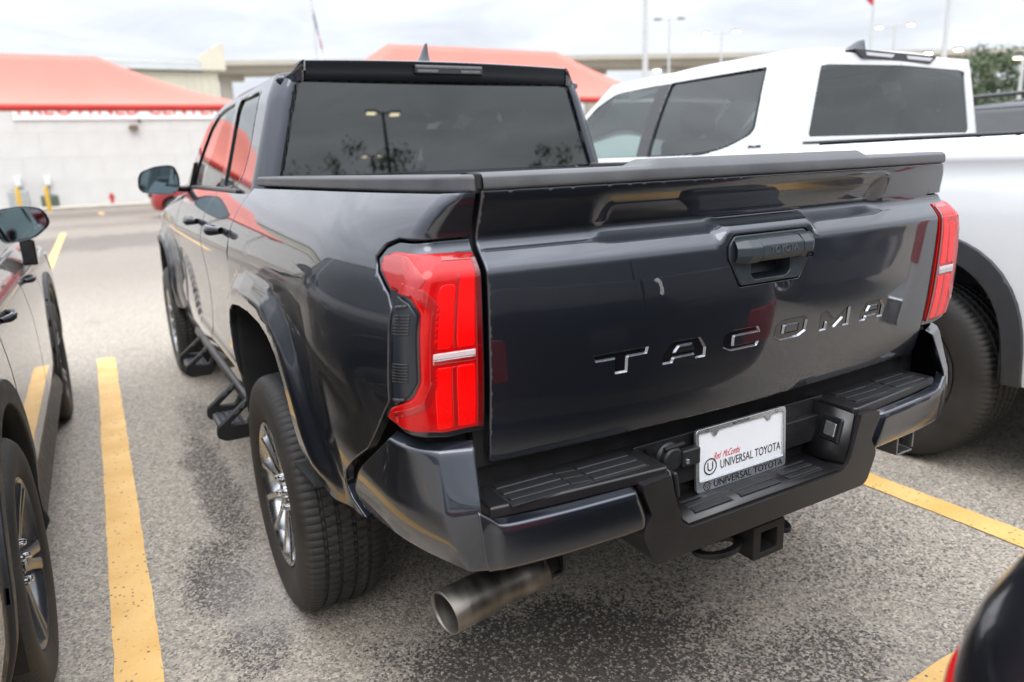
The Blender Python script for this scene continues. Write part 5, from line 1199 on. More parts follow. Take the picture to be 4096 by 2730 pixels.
# ================================================================== ground and markings
def ground_material():
    m = bpy.data.materials.new('exposed_aggregate_asphalt'); m.use_nodes = True
    nt = m.node_tree; b = nt.nodes['Principled BSDF']; l = nt.links.new
    N_ = lambda t, **k: (lambda n: ([setattr(n, a, v) for a, v in k.items()], n)[1])(nt.nodes.new(t))
    t = N_('ShaderNodeTexCoord'); P_ = t.outputs['Object']
    def noise(sc_, det=4, rough=.55, dist=0.):
        n = N_('ShaderNodeTexNoise'); n.inputs['Scale'].default_value = sc_; n.inputs['Detail'].default_value = det; n.inputs['Roughness'].default_value = rough; n.inputs['Distortion'].default_value = dist
        l(P_, n.inputs['Vector']); return n.outputs['Fac']
    def mr(x, a, b_, c, d, smooth=False):
        n = N_('ShaderNodeMapRange'); n.interpolation_type = 'SMOOTHSTEP' if smooth else 'LINEAR'
        for i, v in enumerate((a, b_, c, d)): n.inputs[i + 1].default_value = v
        l(x, n.inputs[0]); return n.outputs[0]
    def mth(op, x, y):
        n = N_('ShaderNodeMath', operation=op)
        for i, v in enumerate((x, y)):
            if isinstance(v, (int, float)): n.inputs[i].default_value = v
            else: l(v, n.inputs[i])
        return n.outputs[0]
    def ramp(x, stops):
        n = N_('ShaderNodeValToRGB'); e = n.color_ramp.elements
        while len(e) < len(stops): e.new(.5)
        for q, (p, c) in zip(e, stops): q.position = p; q.color = (*c, 1)
        l(x, n.inputs[0]); return n.outputs[0]
    def mixc(f, a, c):
        n = N_('ShaderNodeMix', data_type='RGBA')
        if isinstance(f, (int, float)): n.inputs[0].default_value = f
        else: l(f, n.inputs[0])
        for i, v in ((6, a), (7, c)):
            if isinstance(v, tuple): n.inputs[i].default_value = (*v, 1)
            else: l(v, n.inputs[i])
        return n.outputs[2]
    def voro(s_, rnd=1.):
        v = N_('ShaderNodeTexVoronoi', feature='F1'); v.inputs['Scale'].default_value = s_; v.inputs['Randomness'].default_value = rnd; l(P_, v.inputs['Vector']); return v
    v1 = voro(150.); v2 = voro(82.)
    s1 = N_('ShaderNodeSeparateColor'); l(v1.outputs['Color'], s1.inputs[0]); s2 = N_('ShaderNodeSeparateColor'); l(v2.outputs['Color'], s2.inputs[0])
    stone = ramp(s1.outputs[0], [(0, (.10, .096, .092)), (.15, (.215, .204, .188)), (.5, (.345, .318, .282)), (.8, (.45, .414, .364)), (1, (.58, .54, .475))])
    stone2 = ramp(s2.outputs[1], [(0, (.10, .096, .092)), (.5, (.335, .308, .272)), (.85, (.48, .42, .345)), (1, (.62, .53, .42))])
    c = mixc(mr(noise(30., 2), .45, .58, 0, .55), stone, stone2)
    # dark binder left in patches and worn stains, broken up by noise
    big = noise(.55, 6, .62, .6); med = noise(3.2, 5, .65, .8)
    patch = mr(mth('ADD', mth('MULTIPLY', big, .6), mth('MULTIPLY', med, .4)), .57, .70, 0, .42)
    tot = patch
    sx = N_('ShaderNodeSeparateXYZ'); l(P_, sx.inputs[0])
    wob = mth('MULTIPLY', mth('SUBTRACT', noise(2.6, 6, .65, .5), .5), 1.6)
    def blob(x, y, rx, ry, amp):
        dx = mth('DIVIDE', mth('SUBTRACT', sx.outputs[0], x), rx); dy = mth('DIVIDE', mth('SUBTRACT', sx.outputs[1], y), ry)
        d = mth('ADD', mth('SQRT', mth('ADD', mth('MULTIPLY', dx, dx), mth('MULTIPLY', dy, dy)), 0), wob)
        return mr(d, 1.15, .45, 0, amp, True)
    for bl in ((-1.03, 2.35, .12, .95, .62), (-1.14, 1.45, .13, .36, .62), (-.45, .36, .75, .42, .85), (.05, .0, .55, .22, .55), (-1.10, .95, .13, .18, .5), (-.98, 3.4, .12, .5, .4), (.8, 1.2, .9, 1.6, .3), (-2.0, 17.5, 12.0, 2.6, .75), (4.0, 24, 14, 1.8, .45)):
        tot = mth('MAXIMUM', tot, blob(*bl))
    grain = mr(noise(75., 3, .6), .35, .65, .5, 1.25)
    tot = mth('MULTIPLY', tot, grain)
    tot = mth('MINIMUM', tot, .93)
    # in the dark patches most stones are still coated with binder, a few are worn bare
    cov = mth('ADD', mth('MULTIPLY', s1.outputs[2], .72), mth('MULTIPLY', s2.outputs[2], .28))
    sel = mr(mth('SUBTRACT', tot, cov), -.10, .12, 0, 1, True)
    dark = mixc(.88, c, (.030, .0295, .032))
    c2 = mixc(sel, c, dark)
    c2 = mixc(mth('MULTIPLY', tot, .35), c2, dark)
    # pale dusty smear beside the rear tyre
    c3 = mixc(mth('MULTIPLY', blob(-1.03, 1.22, .17, .36, .34), 1.), c2, (.27, .268, .275))
    tint = mixc(mr(noise(.22, 3), .4, .65, 0, .25), c3, (.32, .285, .245))
    far_dim = mr(sx.outputs[1], 6.5, 11.5, 0, .55, True)     # far ground darkened in colour to hold down its open-sky brightness
    tint = mixc(far_dim, tint, (.175, .160, .145))
    wm_ = N_('ShaderNodeVectorMath', operation='MULTIPLY'); wm_.inputs[1].default_value = (1.02, .985, .94); l(tint, wm_.inputs[0])
    l(wm_.outputs[0], b.inputs['Base Color'])
    l(mr(noise(18., 3), .35, .65, .62, .85), b.inputs['Roughness'])
    b.inputs['Specular IOR Level'].default_value = .18
    bp = N_('ShaderNodeBump'); bp.inputs['Strength'].default_value = .55; bp.inputs['Distance'].default_value = .004
    l(mr(v1.outputs['Distance'], 0, .7, 1, 0), bp.inputs['Height']); l(bp.outputs[0], b.inputs['Normal'])
    return m
M_GROUND = ground_material()
def ground_z(x, y): return 0.
rings = [0, 6, 20, 60, 150, 400, 900]
V, F = [], []
xs = [-900, -300, -60, -12, -3, 0, 3, 12, 60, 300, 900]; ys = [-900, -300, -60, -12, -3, 0, 3, 12, 30, 60, 150, 400, 900]
for y in ys:
    for x in xs: V.append((x, y, 0))
n = len(xs)
for j in range(len(ys) - 1):
    for i in range(n - 1): F.append((j * n + i, j * n + i + 1, (j + 1) * n + i + 1, (j + 1) * n + i))
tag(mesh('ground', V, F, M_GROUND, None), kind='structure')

def line_material():
    m = bpy.data.materials.new('worn_yellow_line_paint'); m.use_nodes = True
    nt = m.node_tree; b = nt.nodes['Principled BSDF']; l = nt.links.new
    t = nt.nodes.new('ShaderNodeTexCoord')
    n1 = nt.nodes.new('ShaderNodeTexNoise'); n1.inputs['Scale'].default_value = 60; n1.inputs['Detail'].default_value = 6; n1.inputs['Roughness'].default_value = .7
    n2 = nt.nodes.new('ShaderNodeTexNoise'); n2.inputs['Scale'].default_value = 5; n2.inputs['Detail'].default_value = 5
    v = nt.nodes.new('ShaderNodeTexVoronoi'); v.inputs['Scale'].default_value = 105
    for q in (n1, n2, v): l(t.outputs['Object'], q.inputs['Vector'])
    r1 = nt.nodes.new('ShaderNodeMapRange'); r1.inputs[1].default_value = .61; r1.inputs[2].default_value = .70; l(n1.outputs['Fac'], r1.inputs[0])
    ra = nt.nodes.new('ShaderNodeValToRGB'); ra.color_ramp.elements[0].position = .3; ra.color_ramp.elements[0].color = (.72, .41, .12, 1); ra.color_ramp.elements[1].position = .7; ra.color_ramp.elements[1].color = (.84, .54, .21, 1)
    l(n2.outputs['Fac'], ra.inputs[0])
    mx = nt.nodes.new('ShaderNodeMix'); mx.data_type = 'RGBA'; mx.inputs[7].default_value = (.10, .085, .065, 1)
    ve = nt.nodes.new('ShaderNodeTexVoronoi'); ve.feature = 'DISTANCE_TO_EDGE'; ve.inputs['Scale'].default_value = 16
    n3 = nt.nodes.new('ShaderNodeTexNoise'); n3.inputs['Scale'].default_value = 9; n3.inputs['Detail'].default_value = 6
    av = nt.nodes.new('ShaderNodeVectorMath'); av.operation = 'MULTIPLY_ADD'; av.inputs[1].default_value = (.12, .12, .12)
    l(t.outputs['Object'], n3.inputs['Vector']); l(n3.outputs['Color'], av.inputs[0]); l(t.outputs['Object'], av.inputs[2]); l(av.outputs[0], ve.inputs['Vector'])
    rc_ = nt.nodes.new('ShaderNodeMapRange'); rc_.inputs[1].default_value = .035; rc_.inputs[2].default_value = .012; l(ve.outputs['Distance'], rc_.inputs[0])
    rn = nt.nodes.new('ShaderNodeMapRange'); rn.inputs[1].default_value = .50; rn.inputs[2].default_value = .60; l(n2.outputs['Fac'], rn.inputs[0])
    mm_ = nt.nodes.new('ShaderNodeMath'); mm_.operation = 'MULTIPLY'; l(rc_.outputs[0], mm_.inputs[0]); l(rn.outputs[0], mm_.inputs[1])
    vp = nt.nodes.new('ShaderNodeTexVoronoi'); vp.inputs['Scale'].default_value = 78; l(t.outputs['Object'], vp.inputs['Vector'])
    sc3 = nt.nodes.new('ShaderNodeSeparateColor'); l(vp.outputs['Color'], sc3.inputs[0])
    pt = nt.nodes.new('ShaderNodeMath'); pt.operation = 'MULTIPLY_ADD'; pt.inputs[1].default_value = .28; pt.inputs[2].default_value = -.075; l(n2.outputs['Fac'], pt.inputs[0])
    lt = nt.nodes.new('ShaderNodeMath'); lt.operation = 'LESS_THAN'; l(sc3.outputs[0], lt.inputs[0]); l(pt.outputs[0], lt.inputs[1])
    dd = nt.nodes.new('ShaderNodeMapRange'); dd.inputs[1].default_value = .42; dd.inputs[2].default_value = .25; l(vp.outputs['Distance'], dd.inputs[0])
    pm = nt.nodes.new('ShaderNodeMath'); pm.operation = 'MULTIPLY'; l(lt.outputs[0], pm.inputs[0]); l(dd.outputs[0], pm.inputs[1])
    mxx = nt.nodes.new('ShaderNodeMath'); mxx.operation = 'MAXIMUM'; l(pm.outputs[0], mxx.inputs[0]); l(r1.outputs[0], mxx.inputs[1])
    l(mxx.outputs[0], mx.inputs[0]); l(ra.outputs[0], mx.inputs[6]); l(mx.outputs[2], b.inputs['Base Color'])
    b.inputs['Roughness'].default_value = .6
    bp = nt.nodes.new('ShaderNodeBump'); bp.inputs['Strength'].default_value = .5; bp.inputs['Distance'].default_value = .003; l(v.outputs['Distance'], bp.inputs['Height']); bp.invert = True; l(bp.outputs[0], b.inputs['Normal'])
    return m
M_LINE = line_material()
def pline(x0, x1, y0, y1, name='parking_line'):
    """painted stripe with ragged edges, 4 mm above the asphalt"""
    L_ = max(x1 - x0, y1 - y0); n = max(2, int(L_ / .03)); along_y = (y1 - y0) > (x1 - x0); V = []; F = []
    r_ = random.Random(int(abs(x0 * 100 + y0 * 10))); j0 = j1 = 0
    for i in range(n + 1):
        t = i / n; j0 = j0 * .7 + r_.uniform(-.0018, .0018); j1 = j1 * .7 + r_.uniform(-.0018, .0018)
        if along_y: y = y0 + (y1 - y0) * t; V += [(x0 + j0, y, .004), (x1 + j1, y, .004)]
        else: x = x0 + (x1 - x0) * t; V += [(x, y0 + j0, .004), (x, y1 + j1, .004)]
    for i in range(n): F.append((2 * i, 2 * i + 1, 2 * i + 3, 2 * i + 2))
    o = mesh(name, *fixn(V, F), M_LINE, None, smooth=False); tag(o, kind='structure'); return o
pline(-1.478, -1.352, -.16, 5.33); pline(1.345, 1.468, -.16, 5.33); pline(4.17, 4.29, -.16, 5.33); pline(-4.30, -4.17, -.16, 5.33)
pline(-.9, 5.2, -.285, -.168)
pline(-2.16, -2.03, 12.4, 21.5); pline(.70, .82, 12.4, 21.5); pline(3.5, 3.62, 12.4, 21.5); pline(-5.0, -4.88, 12.4, 21.5)
pline(-1.15, -.95, 31.2, 33.6)
pline(-5.0, -4.88, -9.5, -5.2); pline(-2.2, -2.08, -9.5, -5.2); pline(.6, .72, -9.5, -5.2); pline(3.4, 3.52, -9.5, -5.2); pline(6.2, 6.32, -9.5, -5.2)

# ================================================================== building, canopies and the yard beyond
M_WALL = mat('white_painted_masonry', (.60, .605, .59), .85, var=.035, vscale=1.6, bump=.05, bscale=30.)
M_CONC = mat('pale_concrete', (.42, .39, .34), .85, var=.12, vscale=2.5, bump=.3, bscale=40.)
WB_ = empty('white_building', (1, 41, 0), 0, 'white masonry building behind the canopies with a row of wall blocks', 'building')
box('wall_core', -41, 13, .03, 22, 0, 4.95, M_WALL, WB_, bevel=.02)
box('roof_edge', -41.1, 13.1, -.06, 22.1, 4.95, 5.1, M_CONC, WB_, bevel=.02)
bme = None
for r_ in range(4):
    for c_ in range(14):
        x0 = -14 + c_ * 1.66 + (0 if r_ % 2 == 0 else .83); z0 = .02 + r_ * 1.18
        if bme is None:
            o = box('wall_block', 0, 1.654, 0, .05, 0, 1.174, M_WALL, WB_, bevel=.012, seg=1); bme = o.data; o.modifiers.clear(); o.data.shade_flat()
        else:
            o = bpy.data.objects.new('wall_block', bme); link(o, WB_)
        o.location = (x0, -.022 + random.uniform(-.003, .003), z0)
tag(box('pavement', -40, 14, 37.2, 41.0, -.05, .15, M_CONC, None, bevel=.03), kind='structure')
# sign high on the wall
SG = empty('wall_sign', (.75, 40.95, 4.1), 0, 'white sign board with red capital letters on the white wall, half hidden by the canopy', 'sign')
box('sign_board', -4.65, 4.70, -.06, .0, .03, .98, mat('white_sign_face', (.84, .84, .84), .5, var=.02, vscale=3.), SG, bevel=.01)
M_SIGNR = mat('red_sign_letter', (.72, .045, .03), .5, var=.05, vscale=5.)
V, F = text_vf('PREOWNED CENTER', 1., .02)
wx = max(v[0] for v in V) - min(v[0] for v in V); hy = [v[1] for v in V]; cx = (max(v[0] for v in V) + min(v[0] for v in V)) / 2
groups = {}
adj = {}
for f_ in F:
    for i in f_: adj.setdefault(i, set()).update(f_)
seen = {}
for i in range(len(V)):
    if i in seen or i not in adj: continue
    st = [i]; seen[i] = i
    while st:
        k = st.pop()
        for j in adj[k]:
            if j not in seen: seen[j] = i; st.append(j)
for root_ in sorted(set(seen.values())):
    ids = [i for i in seen if seen[i] == root_]; mp_ = {i: k for k, i in enumerate(ids)}
    Vl = [((V[i][0] - cx) / wx * 8.95 + .05, -.075 - V[i][2] * .8, (V[i][1] - min(hy)) / (max(hy) - min(hy)) * .62 + .27) for i in ids]
    Fl = [tuple(mp_[i] for i in f_) for f_ in F if f_[0] in mp_]
    mesh('sign_letter', Vl, Fl, M_SIGNR, SG, smooth=False)
# canopies
def fabric(name, col, tr):
    m = mat(name, col, .75, var=.04, vscale=.6, bump=.15, bscale=3.); nt = m.node_tree; b = nt.nodes['Principled BSDF']
    tl = nt.nodes.new('ShaderNodeBsdfTranslucent'); tl.inputs[0].default_value = (*col, 1); mx = nt.nodes.new('ShaderNodeMixShader'); mx.inputs[0].default_value = tr
    o = [n_ for n_ in nt.nodes if n_.type == 'OUTPUT_MATERIAL'][0]; nt.links.new(b.outputs[0], mx.inputs[1]); nt.links.new(tl.outputs[0], mx.inputs[2]); nt.links.new(mx.outputs[0], o.inputs[0]); return m
M_FAB = fabric('salmon_red_canopy_fabric', (.72, .222, .178), .04); M_VAL = fabric('red_canopy_valance', (.62, .045, .035), .1)
M_POST = mat('white_steel_post', (.72, .72, .71), .5, var=.06, vscale=2.)
def canopy(label, x0, x1, rx0, rx1, posts, y0=30., y1=33., ez=3.94, rz_=5.78):
    ym = (y0 + y1) / 2
    c = empty('canopy', ((x0 + x1) / 2, ym, 0), 0, label, 'canopy', 'red fabric canopies before the building'); ox, oy = -(x0 + x1) / 2, -ym
    n = 14
    def sheet(A, B, C2, D2, nm):   # eave A->B, ridge D->C with a sagging catenary slope
        rows = []
        for i in range(n + 1):
            t = i / n; rows.append([tuple((Vector(A).lerp(Vector(B), s_ / n)).lerp(Vector(D2).lerp(Vector(C2), s_ / n), t) - Vector((0, 0, .38 * math.sin(math.pi * t) * (.6 + .4 * math.sin(math.pi * s_ / n))))) for s_ in range(n + 1)])
        rows = [[(p[0] + ox, p[1] + oy, p[2]) for p in r] for r in rows]
        grid_mesh(nm, rows, M_FAB, c, ang=80, solid=.01)
    a, b_, c2, d2 = (x0, y0, ez), (x1, y0, ez), (x1, y1, ez), (x0, y1, ez); r0, r1 = (rx0, ym, rz_), (rx1, ym, rz_)
    sheet(a, b_, r1, r0, 'fabric_panel'); sheet(d2, c2, r1, r0, 'fabric_panel'); sheet(a, d2, r0, r0, 'fabric_panel'); sheet(b_, c2, r1, r1, 'fabric_panel')
    for (p, q) in ((a, b_), (a, d2), (b_, c2)):
        dx, dy = q[0] - p[0], q[1] - p[1]; L_ = math.hypot(dx, dy); k = 24
        rows = [[(p[0] + dx * i / k + ox, p[1] + dy * i / k + oy, ez - .004 - h * (.17 + .012 * math.sin(i * 1.7))) for i in range(k + 1)] for h in (0, 1)]
        grid_mesh('valance', rows, M_VAL, c, solid=.012)
    for x in posts:
        for y in (y1 - .5,): tube('post', [(x + ox, y + oy, 0), (x + ox, y + oy, ez - .02)], .07, M_POST, c, n=10)
    return c
canopy('salmon red fabric canopy on the left, in front of the white wall', -7.2, 5.0, -4.4, -.35, (-6.9, -5.0))
canopy('salmon red fabric canopy seen between the two pickup cabs', 6.4, 26.6, 11.2, 20.2, (7.5, 11.5, 15.5), ez=4.35, rz_=6.68)
# small things along the wall
def aircon(label, x, y, w, h, col):
    a = empty('air_conditioner', (x, y, .15), 0, label, 'air conditioner', 'air conditioners by the wall'); m_ = mat('aircon_%s' % ('grey' if col[0] > .3 else 'green'), col, .5, .2, var=.08, vscale=6.)
    box('cabinet', -w / 2, w / 2, 0, w * .9, 0, h, m_, a, bevel=.03)
    for k in range(9): box('louvre', -w / 2 + .05, w / 2 - .05, -.018, .004, .06 + k * (h - .12) / 9, .06 + (k + .55) * (h - .12) / 9, m_, a, bevel=.004)
    lathe('fan_guard', [(h + .005, w * .38), (h + .03, w * .36), (h + .04, .02)], M_FRAME, a, n=24, axis='z', loc=(0, w * .45, 0))
aircon('tall pale grey air conditioner by the white wall', -4.22, 39.6, .80, .80, (.42, .45, .45))
aircon('low dark green air conditioner by the white wall', -3.0, 39.6, .72, .50, (.12, .16, .13))
M_BOLL = mat('yellow_bollard_paint', (.72, .46, .06), .55, var=.1, vscale=6.)
for i, x in enumerate((-4.0, -2.95)):
    bl = empty('bollard', (x, 36.6 - .2 * i, 0), 0, ('yellow bollard in front of the tall grey air conditioner', 'yellow bollard in front of the low green air conditioner')[i], 'bollard', 'yellow bollards before the wall')
    lathe('post', [(0, .001), (0, .085), (1.02, .085), (1.08, .07), (1.11, .001)], M_BOLL, bl, n=20, axis='z'); lathe('base', [(0, .001), (.0, .15), (.03, .14), (.04, .09)], M_CONC, bl, n=20, axis='z')
for i, x in enumerate((-4.2, -3.02)):
    e_ = empty('electrical_box', (x, 40.95, 1.1), 0, ('white electrical box on the wall above the tall grey air conditioner', 'white electrical box on the wall above the low green air conditioner')[i], 'electrical box', 'electrical boxes on the wall')
    box('enclosure', -.13, .13, -.15, 0, .02, .42, mat('box_white', (.75, .76, .77), .5), e_, bevel=.02); tube('conduit', [(0, -.06, .03), (0, -.06, -.75)], .025, M_GALV, e_, n=8)
wl = empty('wall_lamp', (1.06, 40.95, 3.7), 0, 'small brown lamp fixed high on the white wall', 'wall lamp')
box('lamp_housing', -.20, .20, -.30, 0, -.06, .16, mat('bronze_lamp_paint', (.16, .12, .08), .5), wl, bevel=.04, seg=3); lathe('sensor', [(.28, .001), (.30, .06), (.42, .06), (.46, .001)], M_FRAME, wl, n=12, axis='z', loc=(.30, -.08, 0))
hy_ = empty('fire_hydrant', (-.42, 40.2, .15), 0, 'small red hydrant at the foot of the white wall', 'hydrant'); M_HYD = mat('red_hydrant_paint', (.45, .03, .02), .5)
lathe('barrel', [(0, .12), (.03, .12), (.04, .08), (.34, .08), (.36, .11), (.40, .10), (.48, .03), (.5, .001)], M_HYD, hy_, n=18, axis='z'); tube('outlet', [(-.15, 0, .26), (.15, 0, .26)], .045, M_HYD, hy_, n=12)

# ---- metal shed behind
M_SID = mat('cream_metal_siding', (.62, .59, .48), .5, .1, var=.05, vscale=.8); M_SHR = mat('pale_metal_roof', (.55, .58, .58), .4, .3, var=.06, vscale=.7)
SHD = empty('metal_shed', (0, 72, 0), 0, 'cream ribbed metal shed with a raised corner parapet behind the left canopy', 'building')
box('wall', -30, 10.3, 0, 20, 0, 10.2, M_SID, SHD, bevel=.03)
for k in range(60): box('siding_rib', 10.1 - k * .62, 10.22 - k * .62, -.06, -.005, .1, 10.15, M_SID, SHD, bevel=.01, seg=1)
prism('roof', [(-.4, 10.25), (20.4, 10.25), (20.4, 12.0), (10, 12.4), (-.4, 11.0)], FX, -30.2, 9.2, M_SHR, SHD, bevel=.03)
prism('parapet', [(8.9, 10.3), (11.0, 10.3), (11.0, 12.55), (10.7, 12.6), (8.9, 11.5)], FY, -.5, .1, M_SID, SHD, bevel=.03)
box('eave_gutter', -30, 9.0, -.55, -.41, 10.25, 10.5, M_SHR, SHD, bevel=.03)
# ---- overpass crossing behind everything
OV = empty('highway_overpass', (100, 140, 0), 0, 'long pale concrete highway overpass along the horizon', 'overpass')
M_OVP = mat('weathered_bridge_concrete', (.46, .43, .37), .85, var=.08, vscale=.15)
path = [(-40, 190, 26.0), (0, 186, 25.4), (29, 180, 24.9), (59, 172, 25.2), (106, 147, 24.3), (136, 119, 22.2), (158, 84, 18.9), (178, 40, 16.0), (190, -10, 13.0)]
rows = []
for i, p in enumerate(path):
    d = Vector(path[min(i + 1, len(path) - 1)]) - Vector(path[max(i - 1, 0)]); d.z = 0; d.normalize(); nrm = Vector((-d.y, d.x, 0))
    sec = [(-6, 0), (-6, -1.0), (-4.5, -1.2), (-4, -2.4), (4, -2.4), (4.5, -1.2), (6, -1.0), (6, 0), (5.7, 0), (5.7, -.9), (-5.7, -.9), (-5.7, 0), (-6, 0)]
    rows.append([(p[0] + nrm.x * a - 100, p[1] + nrm.y * a - 140, p[2] + b_) for a, b_ in sec])
grid_mesh('deck', rows, M_OVP, OV, ang=40)
for i, p in enumerate(path):
    for k in (0, .5):
        if i == len(path) - 1 and k: continue
        q = Vector(p).lerp(Vector(path[min(i + 1, len(path) - 1)]), k)
        box('pier', q.x - 101.2, q.x - 98.8, q.y - 141, q.y - 139, 0, q.z - 2.3, M_OVP, OV, bevel=.1)
        box('pier_cap', q.x - 104, q.x - 96, q.y - 141.2, q.y - 138.8, q.z - 3.6, q.z - 2.35, M_OVP, OV, bevel=.1)
# ---- lamp posts and flagpoles
M_POLE = mat('pale_grey_pole_paint', (.55, .56, .56), .5, .2, var=.08, vscale=.5); M_LAMP = mat('lit_lamp_glass', (1, .95, .8), .4, emit=(1, .86, .55), estr=9.); M_LAMPH = mat('lamp_head_paint', (.25, .25, .26), .5)
M_POLED = mat('silhouette_pole_paint', (.035, .033, .03), .5, var=.1, vscale=.5)  # dark silhouette put into the pole colour for posts mirrored against the sky
def lamp_post(label, x, y, h, heads, r=.11, lit=True):
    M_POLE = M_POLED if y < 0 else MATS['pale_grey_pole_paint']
    a = empty('lamp_post', (x, y, 0), 0, label, 'lamp post', 'lamp posts round the car park')
    tube('pole', [(0, 0, 0), (0, 0, h * .5), (0, 0, h)], r, M_POLE, a, n=12, rs=[r, r * .85, r * .6]); lathe('base', [(0, .001), (0, .32), (.75, .30), (.8, .001)], M_CONC, a, n=20, axis='z')
    for (dx, dy, dz) in heads:
        tube('arm', [(0, 0, h + dz - .05), (dx * .8, dy * .8, h + dz)], .04, M_POLE, a, n=8)
        hd = box('lamp_head', dx - .34, dx + .34, dy - .22, dy + .22, h + dz - .07, h + dz + .08, M_LAMPH, a, bevel=.05, seg=3)
        box('lamp_glass', dx - .26, dx + .26, dy - .16, dy + .16, h + dz - .13, h + dz - .06, M_LAMP if lit else M_CLEAR, a, bevel=.02)
    return a
lamp_post('tall bare lamp post behind the right canopy, nearest the white pickup', 37.2, 44.9, 15.5, [(-.9, 0, 0), (.9, 0, 0)], .26)
lamp_post('slim unlit lamp post with a flat crossbar beyond the right canopy', 45.1, 51.1, 13.0, [(-.9, .5, 0), (.9, -.5, 0)], .14, False)
lamp_post('lamp post with two lit heads seen over the white pickup roof line', 48.3, 48.0, 11.6, [(-.85, .9, 0), (.85, -.9, 0)], .13)
lamp_post('lamp post with two lit heads right of the red flag', 66.5, 44.0, 12.4, [(-.9, 1.0, 0), (.9, -1.0, 0)], .13)
lamp_post('lamp post with three lit heads before the oak trees', 50.3, 29.5, 12.2, [(-.5, .8, -4.65), (.45, -.7, -4.6), (.5, -.9, -5.6)], .20)
lamp_post('lamp post with one lit head at the right edge, before the oaks', 52.6, 25.6, 6.75, [(-.2, .25, .0)], .14)
lamp_post('short lit lamp behind the tip of the right canopy', 42.0, 49.4, 8.3, [(0, -.3, .2)], .10)
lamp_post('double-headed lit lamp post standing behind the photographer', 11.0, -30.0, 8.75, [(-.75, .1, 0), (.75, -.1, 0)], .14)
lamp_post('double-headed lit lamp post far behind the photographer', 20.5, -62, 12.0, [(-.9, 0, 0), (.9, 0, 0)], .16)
def flag(label, x, y, h, fz, cols, wide, high, droop):
    a = empty('flagpole', (x, y, 0), 0, label, 'flagpole', 'flagpoles'); tube('pole', [(0, 0, 0), (0, 0, h)], .1, M_POLE, a, n=12, rs=[.12, .06])
    lathe('finial', [(-.12, .001), (-.08, .09), (0, .12), (.08, .09), (.12, .001)], M_CHROME, a, n=14, axis='z', loc=(0, 0, h + .1))
    k = len(cols)
    for q, (c0, c1, r0_, r1_, m_) in enumerate(cols):      # hanging cloth in folds
        rows = []
        for i in range(13):
            v_ = r0_ + (r1_ - r0_) * i / 12; row = []
            for j in range(13):
                u_ = c0 + (c1 - c0) * j / 12
                row.append((.06 + .55 * u_ * (.6 + .4 * v_) + .05 * math.sin(v_ * 6), .12 * math.sin(u_ * 9 + v_ * 5) * v_, fz - high * v_ * .35 - u_ * wide * 1.25) if droop > .8 else (.08 + wide * u_ * (1 - droop * .75) , .10 * math.sin(u_ * 14 + v_ * 3) * u_ + .04, fz - high * v_ - droop * u_ * wide * .8 + .05 * math.sin(u_ * 9)))
            rows.append(row)
        grid_mesh('flag_cloth', rows, m_, a, ang=80, solid=.004)
MF = lambda n_, c: mat(n_, c, .8, var=.05, vscale=4.)
flag('flagpole with a drooping red, white and blue flag behind the grey cab', 15.1, 56.6, 19.5, 13.0, [(0, .5, 0, 1, MF('flag_blue', (.03, .05, .14))), (.5, .56, 0, 1, MF('flag_white', (.6, .6, .64))), (.56, 1, 0, 1, MF('flag_red', (.45, .04, .05)))], 2.2, 1.5, .85)
flag('flagpole with a red flag at the top edge, over the white cab', 47.8, 33.3, 14.5, 12.3, [(0, 1, 0, 1, MF('flag_crimson', (.55, .03, .05)))], -1.3, 1.5, .45)
